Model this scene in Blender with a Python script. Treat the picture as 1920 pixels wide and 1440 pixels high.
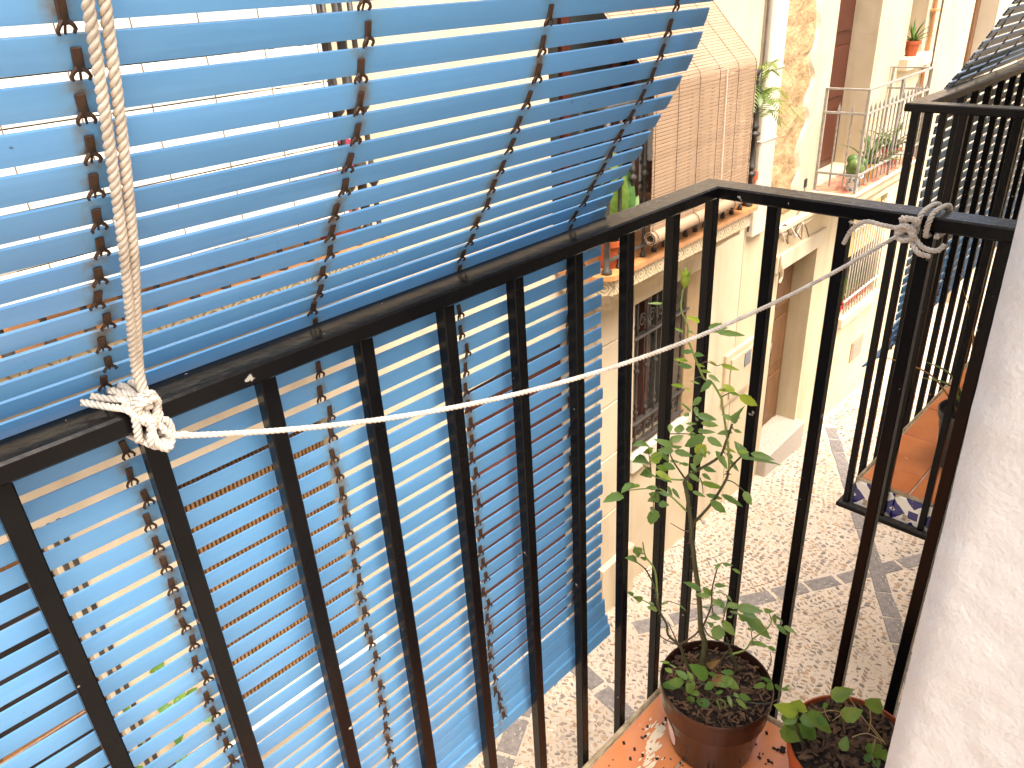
import bpy, math, random
from mathutils import Vector, Matrix, noise
random.seed(11)
R = math.radians
for o in list(bpy.data.objects): bpy.data.objects.remove(o, do_unlink=True)
scn = bpy.context.scene
COL = scn.collection

# ---------------------------------------------------------------- camera
cam_d = bpy.data.cameras.new('camera'); cam = bpy.data.objects.new('camera', cam_d); COL.objects.link(cam)
cam_d.sensor_width = 36; cam_d.lens = 27.07; cam_d.clip_start = .02; cam_d.clip_end = 400
YAW, PITCH, ROLL = R(44.057), R(-27.503), R(-3.459)
fw = Vector((math.sin(YAW)*math.cos(PITCH), math.cos(YAW)*math.cos(PITCH), math.sin(PITCH)))
rt = Vector((math.cos(YAW), -math.sin(YAW), 0)); up = rt.cross(fw)
r2 = rt*math.cos(ROLL)+up*math.sin(ROLL); u2 = -rt*math.sin(ROLL)+up*math.cos(ROLL)
cm = Matrix((r2, u2, -fw)).transposed().to_4x4(); cm.translation = (-1.0064, -.5839, 1.2476)
cam.matrix_world = cm
scn.camera = cam

# ---------------------------------------------------------------- light
SUN_EL, SUN_AZ = 65, -6            # sun stands behind the camera's house side; azimuth measured from -Y towards +X
sv = Vector((math.sin(R(SUN_AZ))*math.cos(R(SUN_EL)), -math.cos(R(SUN_AZ))*math.cos(R(SUN_EL)), math.sin(R(SUN_EL))))
w = bpy.data.worlds.new('World'); scn.world = w; w.use_nodes = True
nt = w.node_tree; bgn = nt.nodes['Background']
sky = nt.nodes.new('ShaderNodeTexSky'); sky.sky_type = 'NISHITA'; sky.sun_disc = False
sky.sun_elevation = R(SUN_EL); sky.sun_rotation = math.atan2(sv.x, sv.y); sky.air_density = .8; sky.dust_density = 9; sky.ozone_density = .1
nt.links.new(sky.outputs[0], bgn.inputs[0]); bgn.inputs[1].default_value = .15
sun_d = bpy.data.lights.new('sun', 'SUN'); sun_d.energy = .8; sun_d.angle = R(32); sun_d.color = (1, .94, .85)
sun = bpy.data.objects.new('sun', sun_d); COL.objects.link(sun)
sun.rotation_euler = sv.to_track_quat('Z', 'Y').to_euler(); sun.location = (-2, -6, 8)
vs = scn.view_settings; vs.view_transform = 'Standard'; vs.look = 'None'; vs.exposure = 1.66; vs.gamma = 1
vs.use_curve_mapping = False
scn.cycles.max_bounces = 8

# ---------------------------------------------------------------- mesh helpers
class MB:
    def __init__(s): s.v = []; s.f = []; s.c = []
    def add(s, vs, fs):
        n = len(s.v); s.v += [tuple(p) for p in vs]; s.f += [tuple(i+n for i in f) for f in fs]; return s
    def box(s, x0, x1, y0, y1, z0, z1, c=0, M=None):
        if c <= 0:
            vs = [(x, y, z) for z in (z0, z1) for y in (y0, y1) for x in (x0, x1)]
            fs = [(0,2,3,1),(4,5,7,6),(0,1,5,4),(2,6,7,3),(0,4,6,2),(1,3,7,5)]
        else:
            vs = []; ix = {}
            for a, x in ((0, x0), (1, x1)):
                for b, y in ((0, y0), (1, y1)):
                    for d, z in ((0, z0), (1, z1)):
                        sx, sy, sz = (1-2*a)*c, (1-2*b)*c, (1-2*d)*c
                        for k, p in enumerate(((x, y+sy, z+sz), (x+sx, y, z+sz), (x+sx, y+sy, z))):
                            ix[a,b,d,k] = len(vs); vs.append(p)
            fs = []
            for a in (0, 1):
                q = [ix[a,0,0,0], ix[a,1,0,0], ix[a,1,1,0], ix[a,0,1,0]]; fs.append(q[::1 if a else -1])
                q = [ix[0,a,0,1], ix[1,a,0,1], ix[1,a,1,1], ix[0,a,1,1]]; fs.append(q[::-1 if a else 1])
                q = [ix[0,0,a,2], ix[1,0,a,2], ix[1,1,a,2], ix[0,1,a,2]]; fs.append(q[::1 if a else -1])
                for b in (0, 1):
                    e = (a == b)
                    q = [ix[a,b,0,0], ix[a,b,0,1], ix[a,b,1,1], ix[a,b,1,0]]; fs.append(q[::-1 if e else 1])
                    q = [ix[a,0,b,0], ix[a,1,b,0], ix[a,1,b,2], ix[a,0,b,2]]; fs.append(q[::-1 if e else 1])
                    q = [ix[0,a,b,1], ix[1,a,b,1], ix[1,a,b,2], ix[0,a,b,2]]; fs.append(q[::1 if e else -1])
            for a in (0, 1):
                for b in (0, 1):
                    for d in (0, 1):
                        q = [ix[a,b,d,0], ix[a,b,d,1], ix[a,b,d,2]]; fs.append(q[::1 if (a+b+d) % 2 else -1])
        if M is not None: vs = [M @ Vector(p) for p in vs]
        return s.add(vs, fs)
    def lathe(s, prof, n=16, cx=0, cy=0, z=0, cap=True, M=None):
        vs = [(cx+r*math.cos(2*math.pi*k/n), cy+r*math.sin(2*math.pi*k/n), z+h) for r, h in prof for k in range(n)]
        fs = [(i*n+k, i*n+(k+1) % n, (i+1)*n+(k+1) % n, (i+1)*n+k) for i in range(len(prof)-1) for k in range(n)]
        if cap: fs += [tuple(range(n))[::-1], tuple((len(prof)-1)*n+k for k in range(n))]
        if M is not None: vs = [M @ Vector(p) for p in vs]
        return s.add(vs, fs)
    def tube(s, pts, r0, r1=None, n=6, cap=True):
        P = [Vector(p) for p in pts]; r1 = r0 if r1 is None else r1; vs = []; m = len(P); up = None
        for i, p in enumerate(P):
            t = (P[min(i+1, m-1)]-P[max(i-1, 0)]).normalized()
            if up is None: up = t.orthogonal().normalized()
            a = (up-t*up.dot(t)).normalized(); up = a; b = t.cross(a); r = r0+(r1-r0)*i/max(1, m-1)
            vs += [p+(a*math.cos(2*math.pi*k/n)+b*math.sin(2*math.pi*k/n))*r for k in range(n)]
        fs = [(i*n+k, i*n+(k+1) % n, (i+1)*n+(k+1) % n, (i+1)*n+k) for i in range(m-1) for k in range(n)]
        if cap: fs += [tuple(range(n))[::-1], tuple((m-1)*n+k for k in range(n))]
        return s.add(vs, fs)
    def grid(s, fn, nu, nv):
        vs = [fn(i/nu, j/nv) for j in range(nv+1) for i in range(nu+1)]
        fs = [(j*(nu+1)+i, j*(nu+1)+i+1, (j+1)*(nu+1)+i+1, (j+1)*(nu+1)+i) for j in range(nv) for i in range(nu)]
        return s.add(vs, fs)
    def mesh(s, name, mat, smooth=False):
        me = bpy.data.meshes.new(name); me.from_pydata(s.v, [], s.f)
        if s.c:
            at = me.color_attributes.new('Col', 'FLOAT_COLOR', 'POINT')
            at.data.foreach_set('color', [q for c in s.c for q in (*c, 1)])
        if smooth: me.polygons.foreach_set('use_smooth', [True]*len(me.polygons))
        if isinstance(smooth, float): me.set_sharp_from_angle(angle=smooth)
        me.materials.append(mat); me.update(); return me

def inst(name, me, parent=None, loc=(0,0,0), rot=(0,0,0), scale=None):
    o = bpy.data.objects.new(name, me); COL.objects.link(o); o.parent = parent; o.location = loc; o.rotation_euler = rot
    if scale: o.scale = scale if hasattr(scale, '__len__') else (scale,)*3
    return o
def part(name, mb, mat, parent=None, loc=(0,0,0), rot=(0,0,0), smooth=False):
    return inst(name, mb.mesh(name, mat, smooth), parent, loc, rot)
def tag(o, label=None, cat=None, group=None, kind=None):
    if label: o['label'] = label
    if cat: o['category'] = cat
    if group: o['group'] = group
    if kind: o['kind'] = kind
    return o
def thing(name, label, cat, loc=(0,0,0), rz=0, group=None):
    o = bpy.data.objects.new(name, None); COL.objects.link(o); o.location = loc; o.rotation_euler = (0,0,rz); o.empty_display_size = .1
    return tag(o, label, cat, group)
def smoothpath(pts, k=6):
    P = [Vector(p) for p in pts]; out = []
    for i in range(len(P)-1):
        a, b, c, d = P[max(i-1,0)], P[i], P[i+1], P[min(i+2,len(P)-1)]
        for j in range(k):
            t = j/k
            out.append(.5*((2*b)+(c-a)*t+(2*a-5*b+4*c-d)*t*t+(3*b-a-3*c+d)*t**3))
    out.append(P[-1]); return out
def rope_mesh(mb, pts, rad, pitch=.022, strands=3, k=8, n=6, ph=0):
    P = smoothpath(pts, k); L = [0]
    for a, b in zip(P, P[1:]): L.append(L[-1]+(b-a).length)
    step = pitch/9; m = max(4, int(L[-1]/step)); Q = []; j = 0
    for i in range(m+1):
        d = L[-1]*i/m
        while j < len(L)-2 and L[j+1] < d: j += 1
        t = (d-L[j])/max(1e-9, L[j+1]-L[j]); Q.append(P[j].lerp(P[j+1], t))
    fr = []; up = None
    for i, p in enumerate(Q):
        t = (Q[min(i+1,m)]-Q[max(i-1,0)]).normalized()
        if up is None: up = t.orthogonal().normalized()
        a = (up-t*up.dot(t)).normalized(); up = a; fr.append((p, a, t.cross(a)))
    for s in range(strands):
        c = []
        for i, (p, a, b) in enumerate(fr):
            an = 2*math.pi*(s/strands+L[-1]*i/m/pitch)+ph
            c.append(p+(a*math.cos(an)+b*math.sin(an))*rad*.54)
        mb.tube(c, rad*.5, rad*.5, n)

# ---------------------------------------------------------------- materials
def newmat(name):
    m = bpy.data.materials.new(name); m.use_nodes = True; nt = m.node_tree
    return m, nt, nt.nodes['Principled BSDF'], nt.nodes['Material Output']
def N(nt, t, **k):
    n = nt.nodes.new(t)
    for a, v in k.items():
        if a == 'op': n.operation = v
        elif a.startswith('i'):
            n.inputs[int(a[1:])].default_value = v
        else: setattr(n, a, v)
    return n
def math_(nt, op, a, b=None, clamp=False):
    n = nt.nodes.new('ShaderNodeMath'); n.operation = op; n.use_clamp = clamp
    for i, q in enumerate((a, b)):
        if q is None: continue
        if isinstance(q, (int, float)): n.inputs[i].default_value = q
        else: nt.links.new(q, n.inputs[i])
    return n.outputs[0]
def mixc(nt, fac, a, b, mode='MIX'):
    n = nt.nodes.new('ShaderNodeMix'); n.data_type = 'RGBA'; n.blend_type = mode
    for i, q in ((0, fac), (6, a), (7, b)):
        if isinstance(q, (int, float)): n.inputs[i].default_value = q
        elif isinstance(q, (tuple, list)): n.inputs[i].default_value = (*q[:3], 1)
        else: nt.links.new(q, n.inputs[i])
    return n.outputs[2]
def ramp(nt, x, lo, hi):
    n = nt.nodes.new('ShaderNodeMapRange'); n.inputs[1].default_value = lo; n.inputs[2].default_value = hi; nt.links.new(x, n.inputs[0]); return n.outputs[0]
def noisef(nt, scale, detail=4, stretch=None, rough=.55, coord='Object', seed=0, rnd=False):
    tc = nt.nodes.new('ShaderNodeTexCoord'); mp = nt.nodes.new('ShaderNodeMapping'); src = tc.outputs[coord]
    if rnd:
        oi = nt.nodes.new('ShaderNodeObjectInfo'); va = nt.nodes.new('ShaderNodeVectorMath'); va.operation = 'MULTIPLY_ADD'; nt.links.new(oi.outputs['Random'], va.inputs[0]); va.inputs[1].default_value = (37, 53, 71); nt.links.new(src, va.inputs[2]); src = va.outputs[0]
    nt.links.new(src, mp.inputs[0])
    if stretch: mp.inputs[3].default_value = stretch
    mp.inputs[1].default_value = (seed, seed*.7, seed*1.3)
    n = nt.nodes.new('ShaderNodeTexNoise'); n.inputs['Scale'].default_value = scale; n.inputs['Detail'].default_value = detail; n.inputs['Roughness'].default_value = rough
    nt.links.new(mp.outputs[0], n.inputs['Vector']); return n.outputs[0]
def bump(nt, bs, h, strength, dist, prev=None):
    b = nt.nodes.new('ShaderNodeBump'); b.inputs['Strength'].default_value = strength; b.inputs['Distance'].default_value = dist
    nt.links.new(h, b.inputs['Height'])
    if prev: nt.links.new(prev, b.inputs['Normal'])
    nt.links.new(b.outputs[0], bs.inputs['Normal']); return b.outputs[0]
def mk(name, c1, c2=None, rough=.6, scale=6, bmp=0, bscale=80, bdist=.003, spec=.5, metal=0, rnd=0, stretch=None, speck=None, coat=0, rvar=0, lo=.35, hi=.65):
    m, nt, bs, out = newmat(name); c2 = c2 or tuple(x*.8 for x in c1)
    f = ramp(nt, noisef(nt, scale, 5, stretch), lo, hi)
    col = mixc(nt, f, c1, c2)
    if speck:
        sp = ramp(nt, noisef(nt, speck[1], 3, seed=5), speck[2], speck[2]+.06); col = mixc(nt, sp, col, speck[0])
    if rnd:
        oi = nt.nodes.new('ShaderNodeObjectInfo'); k = math_(nt, 'MULTIPLY_ADD', oi.outputs['Random'], rnd*2)
        k.node.inputs[2].default_value = 1-rnd
        h = nt.nodes.new('ShaderNodeHueSaturation'); nt.links.new(col, h.inputs['Color']); nt.links.new(k, h.inputs['Value']); col = h.outputs[0]
    nt.links.new(col, bs.inputs['Base Color'])
    bs.inputs['Roughness'].default_value = rough; bs.inputs['Metallic'].default_value = metal; bs.inputs['Specular IOR Level'].default_value = spec
    if coat: bs.inputs['Coat Weight'].default_value = coat; bs.inputs['Coat Roughness'].default_value = .08
    if rvar:
        rr = math_(nt, 'MULTIPLY_ADD', noisef(nt, scale*3, 5, seed=9), rvar); rr.node.inputs[2].default_value = rough-rvar/2; nt.links.new(rr, bs.inputs['Roughness'])
    if bmp: bump(nt, bs, noisef(nt, bscale, 6), bmp, bdist)
    return m
MT = {}
def slat_mat(name, c1, c2, tr, rust=True):
    m, nt, bs, out = newmat(name)
    f = ramp(nt, noisef(nt, 30, 4, (.12, 1, 1.6), rnd=True), .3, .7); col = mixc(nt, f, c1, c2)
    oi = nt.nodes.new('ShaderNodeObjectInfo'); rn = oi.outputs['Random']
    h = nt.nodes.new('ShaderNodeHueSaturation'); nt.links.new(col, h.inputs['Color'])
    k = math_(nt, 'MULTIPLY_ADD', rn, .14); k.node.inputs[2].default_value = .93; nt.links.new(k, h.inputs['Value']); col = h.outputs[0]
    fd = ramp(nt, noisef(nt, 7, 5, (.5, 1, 4), seed=8, rnd=True), .55, .78); col = mixc(nt, math_(nt, 'MULTIPLY', fd, .35), col, tuple(min(1, q*1.25+.1) for q in c2))
    tc = nt.nodes.new('ShaderNodeTexCoord'); sx = nt.nodes.new('ShaderNodeSeparateXYZ'); nt.links.new(tc.outputs['Object'], sx.inputs[0])
    if rust:
        a = math_(nt, 'DIVIDE', math_(nt, 'ADD', sx.outputs[0], .071-.096), .192)
        fr = math_(nt, 'FRACT', math_(nt, 'ADD', a, 50)); d = math_(nt, 'ABSOLUTE', math_(nt, 'SUBTRACT', fr, .5))
        near = ramp(nt, d, .055, .012)
        nz = noisef(nt, 90, 3, rnd=True); nn = math_(nt, 'ADD', nz, math_(nt, 'MULTIPLY', rn, .22))
        st = math_(nt, 'MULTIPLY', near, ramp(nt, nn, .5, .78), clamp=True)
        col = mixc(nt, math_(nt, 'MULTIPLY', st, .85), col, (.19, .1, .03))
        grime = math_(nt, 'MULTIPLY', ramp(nt, d, .1, .02), .3); col = mixc(nt, math_(nt, 'MULTIPLY', grime, nz), col, (.2, .24, .14))
    sp = ramp(nt, noisef(nt, 130, 2, seed=3, rnd=True), .76, .8); col = mixc(nt, math_(nt, 'MULTIPLY', sp, .7), col, (.03, .05, .08))
    nt.links.new(col, bs.inputs['Base Color']); bs.inputs['Roughness'].default_value = .36
    t = nt.nodes.new('ShaderNodeBsdfTranslucent'); nt.links.new(col, t.inputs[0])
    mx = nt.nodes.new('ShaderNodeMixShader'); mx.inputs[0].default_value = tr
    nt.links.new(bs.outputs[0], mx.inputs[1]); nt.links.new(t.outputs[0], mx.inputs[2]); nt.links.new(mx.outputs[0], out.inputs[0])
    bump(nt, bs, noisef(nt, 40, 3, (.05, 1, 2), rnd=True), .15, .002)
    return m
MT['slat'] = slat_mat('blue slat plastic', (.145, .375, .63), (.17, .41, .66), .42)
MT['slat_shaded'] = slat_mat('shaded grey blue slat plastic', (.15, .23, .32), (.20, .29, .38), .1)  # same blue plastic, with the grey of its unlit underside put into the colour
def paint_mat():
    m, nt, bs, out = newmat('black gloss paint')
    f = ramp(nt, noisef(nt, 9, 6, rnd=True), .35, .7); col = mixc(nt, f, (.003, .003, .0036), (.006, .0056, .0055))
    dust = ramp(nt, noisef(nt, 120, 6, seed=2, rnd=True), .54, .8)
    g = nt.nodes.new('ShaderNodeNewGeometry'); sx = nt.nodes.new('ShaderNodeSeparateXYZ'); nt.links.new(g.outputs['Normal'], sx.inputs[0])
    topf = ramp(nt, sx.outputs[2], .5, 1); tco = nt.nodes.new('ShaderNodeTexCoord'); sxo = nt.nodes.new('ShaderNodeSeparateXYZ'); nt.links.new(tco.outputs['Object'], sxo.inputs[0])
    blind_shade = ramp(nt, sxo.outputs[0], -.34, -.12); dd = math_(nt, 'MULTIPLY', math_(nt, 'MULTIPLY', math_(nt, 'ADD', math_(nt, 'MULTIPLY', dust, .3), .12), topf), blind_shade)  # dust doubles as sky sheen at right; thinned leftwards it paints the blind's shade
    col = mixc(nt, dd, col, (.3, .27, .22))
    chip = ramp(nt, noisef(nt, 55, 3, seed=7, rnd=True), .725, .75); col = mixc(nt, chip, col, (.3, .28, .24)); bs.inputs['Specular IOR Level'].default_value = .09
    nt.links.new(col, bs.inputs['Base Color'])
    rr = math_(nt, 'MULTIPLY_ADD', noisef(nt, 70, 5, seed=4, rnd=True), .22); rr.node.inputs[2].default_value = .10; nt.links.new(rr, bs.inputs['Roughness'])
    bump(nt, bs, noisef(nt, 60, 4, seed=1, rnd=True), .25, .002); return m
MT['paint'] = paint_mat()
MT['paint_old'] = mk('weathered black iron paint', (.03, .027, .024), (.07, .06, .05), .45, 12, .3, 90, .002)
MT['rust'] = mk('rusty clip metal', (.02, .012, .007), (.055, .026, .011), .7, 150, .5, 300, .001, metal=.3)
def rope_mat(name, a, b):
    return mk(name, a, b, .85, 60, .4, 600, .0008)
MT['rope'] = rope_mat('old beige cord', (.52, .47, .39), (.38, .34, .27)); MT['rope_w'] = rope_mat('white cotton cord', (.60, .55, .47), (.45, .40, .33))
MT['terra'] = mk('glazed terracotta', (.62, .235, .085), (.52, .17, .055), .25, 7, .12, 30, .004, rnd=.1, speck=((.66, .58, .44), 14, .74), rvar=.12)
MT['grout'] = mk('pale grout', (.5, .43, .32), (.36, .3, .22), .9, 30, .6, 90, .004)
MT['splash'] = mk('dried cream paint', (.76, .64, .46), (.66, .54, .37), .7, 30, .3, 120)
MT['crust'] = mk('crumbly mortar', (.5, .4, .25), (.24, .17, .09), .95, 25, .8, 120, .005)
def plaster(name, c1, c2, sc=2.5, bs_=60, b=.35, bd=.004, stain=None):
    m, nt, bs, out = newmat(name)
    col = mixc(nt, ramp(nt, noisef(nt, sc, 6), .3, .7), c1, c2)
    col = mixc(nt, math_(nt, 'MULTIPLY', ramp(nt, noisef(nt, 2.2, 5, (3, 3, .25), seed=3), .5, .75), .6), col, stain or tuple(x*.72 for x in c2))
    nt.links.new(col, bs.inputs['Base Color']); bs.inputs['Roughness'].default_value = .85; bs.inputs['Specular IOR Level'].default_value = .25
    n1 = bump(nt, bs, noisef(nt, bs_, 6), b, bd); bump(nt, bs, noisef(nt, 5, 3, seed=4), .3, .02, n1); return m
MT['wall_a'] = plaster('cream stone wall', (.67, .57, .41), (.58, .48, .33))
MT['wall_b'] = plaster('pale cream plaster', (.62, .53, .36), (.54, .45, .29))
MT['wall_c'] = plaster('white lime plaster', (.62, .55, .40), (.55, .47, .33))
MT['pier'] = plaster('rough white plaster', (.55, .54, .51), (.50, .49, .46), 5, 190, .8, .0014, stain=(.45, .44, .41))
MT['white_pl'] = plaster('white pilaster paint', (.66, .62, .52), (.6, .55, .44), 3, 50, .2)
MT['ochre'] = plaster('rough ochre stone', (.50, .36, .20), (.41, .28, .14), 9, 30, 1.0, .02, stain=(.33, .2, .09))
MT['jamb'] = plaster('brown stone jamb', (.42, .30, .17), (.34, .24, .13), 6)
MT['granite'] = mk('granite step', (.5, .45, .38), (.3, .26, .21), .6, 120, .3, 150, .002)
MT['wood_red'] = mk('red brown varnished wood', (.09, .019, .008), (.05, .011, .005), .4, 14, .2, 40, .002, stretch=(5, 5, .4))
MT['wood_brown'] = mk('brown door wood', (.18, .085, .03), (.1, .045, .016), .45, 14, .2, 40, .002, stretch=(5, 5, .4))
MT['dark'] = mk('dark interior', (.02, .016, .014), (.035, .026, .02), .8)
MT['curtain'] = mk('white curtain', (.65, .66, .64), (.5, .52, .5), .9, 8, .3, 12, .01, stretch=(6, 1, .3))
def glass():
    m, nt, bs, out = newmat('window glass'); bs.inputs['Base Color'].default_value = (.03, .035, .035, 1); bs.inputs['Roughness'].default_value = .06; bs.inputs['Specular IOR Level'].default_value = .6
    return m
MT['glass'] = glass()
MT['lath'] = mk('peach wooden lath', (.37, .255, .16), (.31, .21, .13), .55, 10, .15, 60, .002, rnd=.08, stretch=(.3, 2, 2))
MT['lath_w'] = mk('pale cream lath', (.78, .74, .62), (.7, .66, .54), .6, 10, .1, 60, .002, rnd=.05)
MT['bamboo'] = mk('brown bamboo', (.30, .17, .07), (.16, .085, .035), .6, 25, .2, 60, .002, rnd=.2)
MT['cord'] = mk('dark cord', (.16, .11, .07), (.1, .07, .05), .9)
MT['cord_w'] = mk('pale cord', (.7, .6, .48), (.6, .5, .4), .9)
MT['terra_edge'] = mk('terracotta edge tile', (.55, .27, .1), (.42, .19, .07), .4, 12, .2, 60)
MT['grey_iron'] = mk('grey painted iron', (.34, .32, .28), (.24, .22, .19), .5, 20, .2, 80, .001)
MT['white_iron'] = mk('white painted iron', (.62, .58, .5), (.5, .45, .38), .5, 20)
MT['box'] = mk('cream meter box', (.60, .49, .33), (.54, .43, .28), .5, 5)
MT['slate'] = mk('grey blue meter window', (.12, .15, .18), (.09, .11, .13), .3, 5)
MT['copper'] = mk('ochre painted pipe', (.5, .25, .1), (.4, .2, .09), .5, 8)
MT['pot_brown'] = mk('brown plastic pot', (.032, .012, .007), (.045, .017, .01), .25, 9, .08, 40, .002, spec=.5, rvar=.15)
MT['pot_terra'] = mk('red terracotta pot', (.40, .085, .022), (.33, .062, .017), .5, 9, .1, 60, .002)
MT['pot_black'] = mk('black plastic pot', (.03, .032, .036), (.045, .047, .052), .4, 9)
MT['pot_red'] = mk('red plastic pot', (.55, .03, .02), (.45, .02, .015), .4, 9)
MT['pot_yellow'] = mk('yellow pot', (.6, .4, .06), (.5, .3, .05), .5, 9)
MT['soil'] = mk('dark potting soil', (.035, .018, .009), (.009, .005, .003), .95, 60, 1, 160, .006, speck=((.2, .12, .06), 120, .66))
MT['soil_bit'] = mk('bark chip', (.05, .026, .013), (.13, .07, .035), .9, 60, .6, 120, .003, rnd=.35)
MT['sticker'] = mk('pale plant sticker', (.75, .66, .62), (.65, .5, .46), .5, 40)
MT['slab'] = mk('dark cement', (.2, .17, .14), (.12, .1, .08), .9, 8, .5, 40)
MT['blackbox'] = mk('black plastic fitting', (.02, .02, .02), (.03, .03, .03), .5)
def leaf_mat(name, c1, c2, tr=.35, rough=.38):
    m, nt, bs, out = newmat(name)
    col = mixc(nt, ramp(nt, noisef(nt, 40, 3), .35, .65), c1, c2)
    oi = nt.nodes.new('ShaderNodeObjectInfo'); h = nt.nodes.new('ShaderNodeHueSaturation'); nt.links.new(col, h.inputs['Color'])
    k = math_(nt, 'MULTIPLY_ADD', oi.outputs['Random'], .5); k.node.inputs[2].default_value = .75; nt.links.new(k, h.inputs['Value'])
    k2 = math_(nt, 'MULTIPLY_ADD', oi.outputs['Random'], -.05); k2.node.inputs[2].default_value = .52; nt.links.new(k2, h.inputs['Hue']); col = h.outputs[0]
    nt.links.new(col, bs.inputs['Base Color']); bs.inputs['Roughness'].default_value = rough; bs.inputs['Specular IOR Level'].default_value = .45
    t = nt.nodes.new('ShaderNodeBsdfTranslucent'); nt.links.new(mixc(nt, .5, col, (.25, .42, .03)), t.inputs[0])
    mx = nt.nodes.new('ShaderNodeMixShader'); mx.inputs[0].default_value = tr; nt.links.new(bs.outputs[0], mx.inputs[1]); nt.links.new(t.outputs[0], mx.inputs[2]); nt.links.new(mx.outputs[0], out.inputs[0])
    bump(nt, bs, noisef(nt, 220, 2), .2, .001); return m
MT['leaf'] = leaf_mat('rose leaf', (.20, .325, .10), (.135, .245, .07)); MT['leaf_y'] = leaf_mat('young yellow green leaf', (.30, .43, .05), (.22, .34, .035))
MT['leaf_s'] = leaf_mat('seedling leaf', (.15, .28, .055), (.095, .2, .035)); MT['aloe'] = leaf_mat('aloe blade', (.16, .26, .06), (.10, .18, .04), .15)
MT['palm'] = leaf_mat('palm frond', (.20, .28, .05), (.14, .21, .035)); MT['dry'] = leaf_mat('dry leaf', (.36, .2, .07), (.25, .13, .04), .2, .8)
MT['stem'] = mk('green stem', (.055, .07, .022), (.045, .04, .018), .5, 60); MT['twig'] = mk('brown twig', (.11, .065, .035), (.06, .04, .02), .7, 80)
MT['stem_y'] = mk('young green stem', (.22, .30, .07), (.16, .23, .05), .5, 60)
MT['straw'] = mk('straw stem', (.42, .32, .14), (.3, .22, .09), .7, 80)
MT['flower'] = leaf_mat('dark pink petals', (.4, .03, .09), (.25, .02, .05), .3, .6)
def vcol_mat(name, rough, b):
    m, nt, bs, out = newmat(name); a = nt.nodes.new('ShaderNodeVertexColor'); a.layer_name = 'Col'
    col = mixc(nt, ramp(nt, noisef(nt, 160, 4), .3, .7), a.outputs[0], (.5, .42, .33)); 
    col = mixc(nt, .7, col, a.outputs[0]); nt.links.new(col, bs.inputs['Base Color']); bs.inputs['Roughness'].default_value = rough; bump(nt, bs, noisef(nt, 120, 4), b, .003); return m
MT['pebble'] = vcol_mat('pebbles', .6, .3)
MT['street'] = mk('pinkish beige mortar', (.52, .455, .37), (.42, .365, .29), .9, 1.6, .8, 110, .005, speck=((.22, .165, .12), 45, .58))
MT['bandstone'] = mk('dark grey paving stone', (.22, .20, .19), (.14, .13, .12), .8, 20, .6, 60, .005, rnd=.15, speck=((.36, .33, .29), 50, .62))
def azulejo():
    m, nt, bs, out = newmat('blue and white star tile'); tc = nt.nodes.new('ShaderNodeTexCoord'); sx = nt.nodes.new('ShaderNodeSeparateXYZ'); nt.links.new(tc.outputs['Object'], sx.inputs[0])
    a = math_(nt, 'ABSOLUTE', math_(nt, 'DIVIDE', sx.outputs[1], .105)); b = math_(nt, 'ABSOLUTE', math_(nt, 'DIVIDE', sx.outputs[2], .105))
    nz = math_(nt, 'MULTIPLY', math_(nt, 'SUBTRACT', noisef(nt, 90, 2), .5), .1)
    d = math_(nt, 'ADD', math_(nt, 'ABSOLUTE', math_(nt, 'SUBTRACT', a, b)), nz); mxab = math_(nt, 'MAXIMUM', a, b)
    pet = math_(nt, 'MULTIPLY', math_(nt, 'LESS_THAN', d, .19), math_(nt, 'GREATER_THAN', mxab, .12))
    tip = math_(nt, 'GREATER_THAN', math_(nt, 'ADD', a, b), .86); pet = math_(nt, 'MULTIPLY', pet, math_(nt, 'SUBTRACT', 1, tip))
    ring = math_(nt, 'MULTIPLY', math_(nt, 'GREATER_THAN', d, .43), math_(nt, 'LESS_THAN', d, .47)); pet = math_(nt, 'MAXIMUM', pet, ring)
    col = mixc(nt, pet, (.012, .012, .13), (.72, .70, .64))
    w = ramp(nt, noisef(nt, 30, 5, seed=4), .62, .68); col = mixc(nt, w, col, (.35, .27, .17))
    nt.links.new(col, bs.inputs['Base Color']); bs.inputs['Roughness'].default_value = .2; return m
MT['azulejo'] = azulejo()
def frieze():
    m, nt, bs, out = newmat('cream tile with small grey ornament'); tc = nt.nodes.new('ShaderNodeTexCoord'); sx = nt.nodes.new('ShaderNodeSeparateXYZ'); nt.links.new(tc.outputs['Object'], sx.inputs[0])
    a = math_(nt, 'ABSOLUTE', math_(nt, 'DIVIDE', sx.outputs[0], .11)); b = math_(nt, 'ABSOLUTE', math_(nt, 'DIVIDE', sx.outputs[2], .09))
    r = math_(nt, 'SQRT', math_(nt, 'ADD', math_(nt, 'MULTIPLY', a, a), math_(nt, 'MULTIPLY', b, b)))
    w = math_(nt, 'SINE', math_(nt, 'MULTIPLY', math_(nt, 'ADD', r, math_(nt, 'MULTIPLY', noisef(nt, 40, 2), .3)), 34)); inside = math_(nt, 'LESS_THAN', r, .34)
    orn = math_(nt, 'MULTIPLY', math_(nt, 'GREATER_THAN', w, .25), inside)
    side = math_(nt, 'MULTIPLY', math_(nt, 'LESS_THAN', math_(nt, 'ABSOLUTE', math_(nt, 'SUBTRACT', math_(nt, 'ADD', a, math_(nt, 'MULTIPLY', b, .6)), .5)), .05), 1)
    col = mixc(nt, math_(nt, 'MULTIPLY', math_(nt, 'MAXIMUM', orn, side), .75), (.62, .5, .3), (.18, .15, .1)); nt.links.new(col, bs.inputs['Base Color']); bs.inputs['Roughness'].default_value = .35; return m
MT['frieze'] = frieze()
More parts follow.
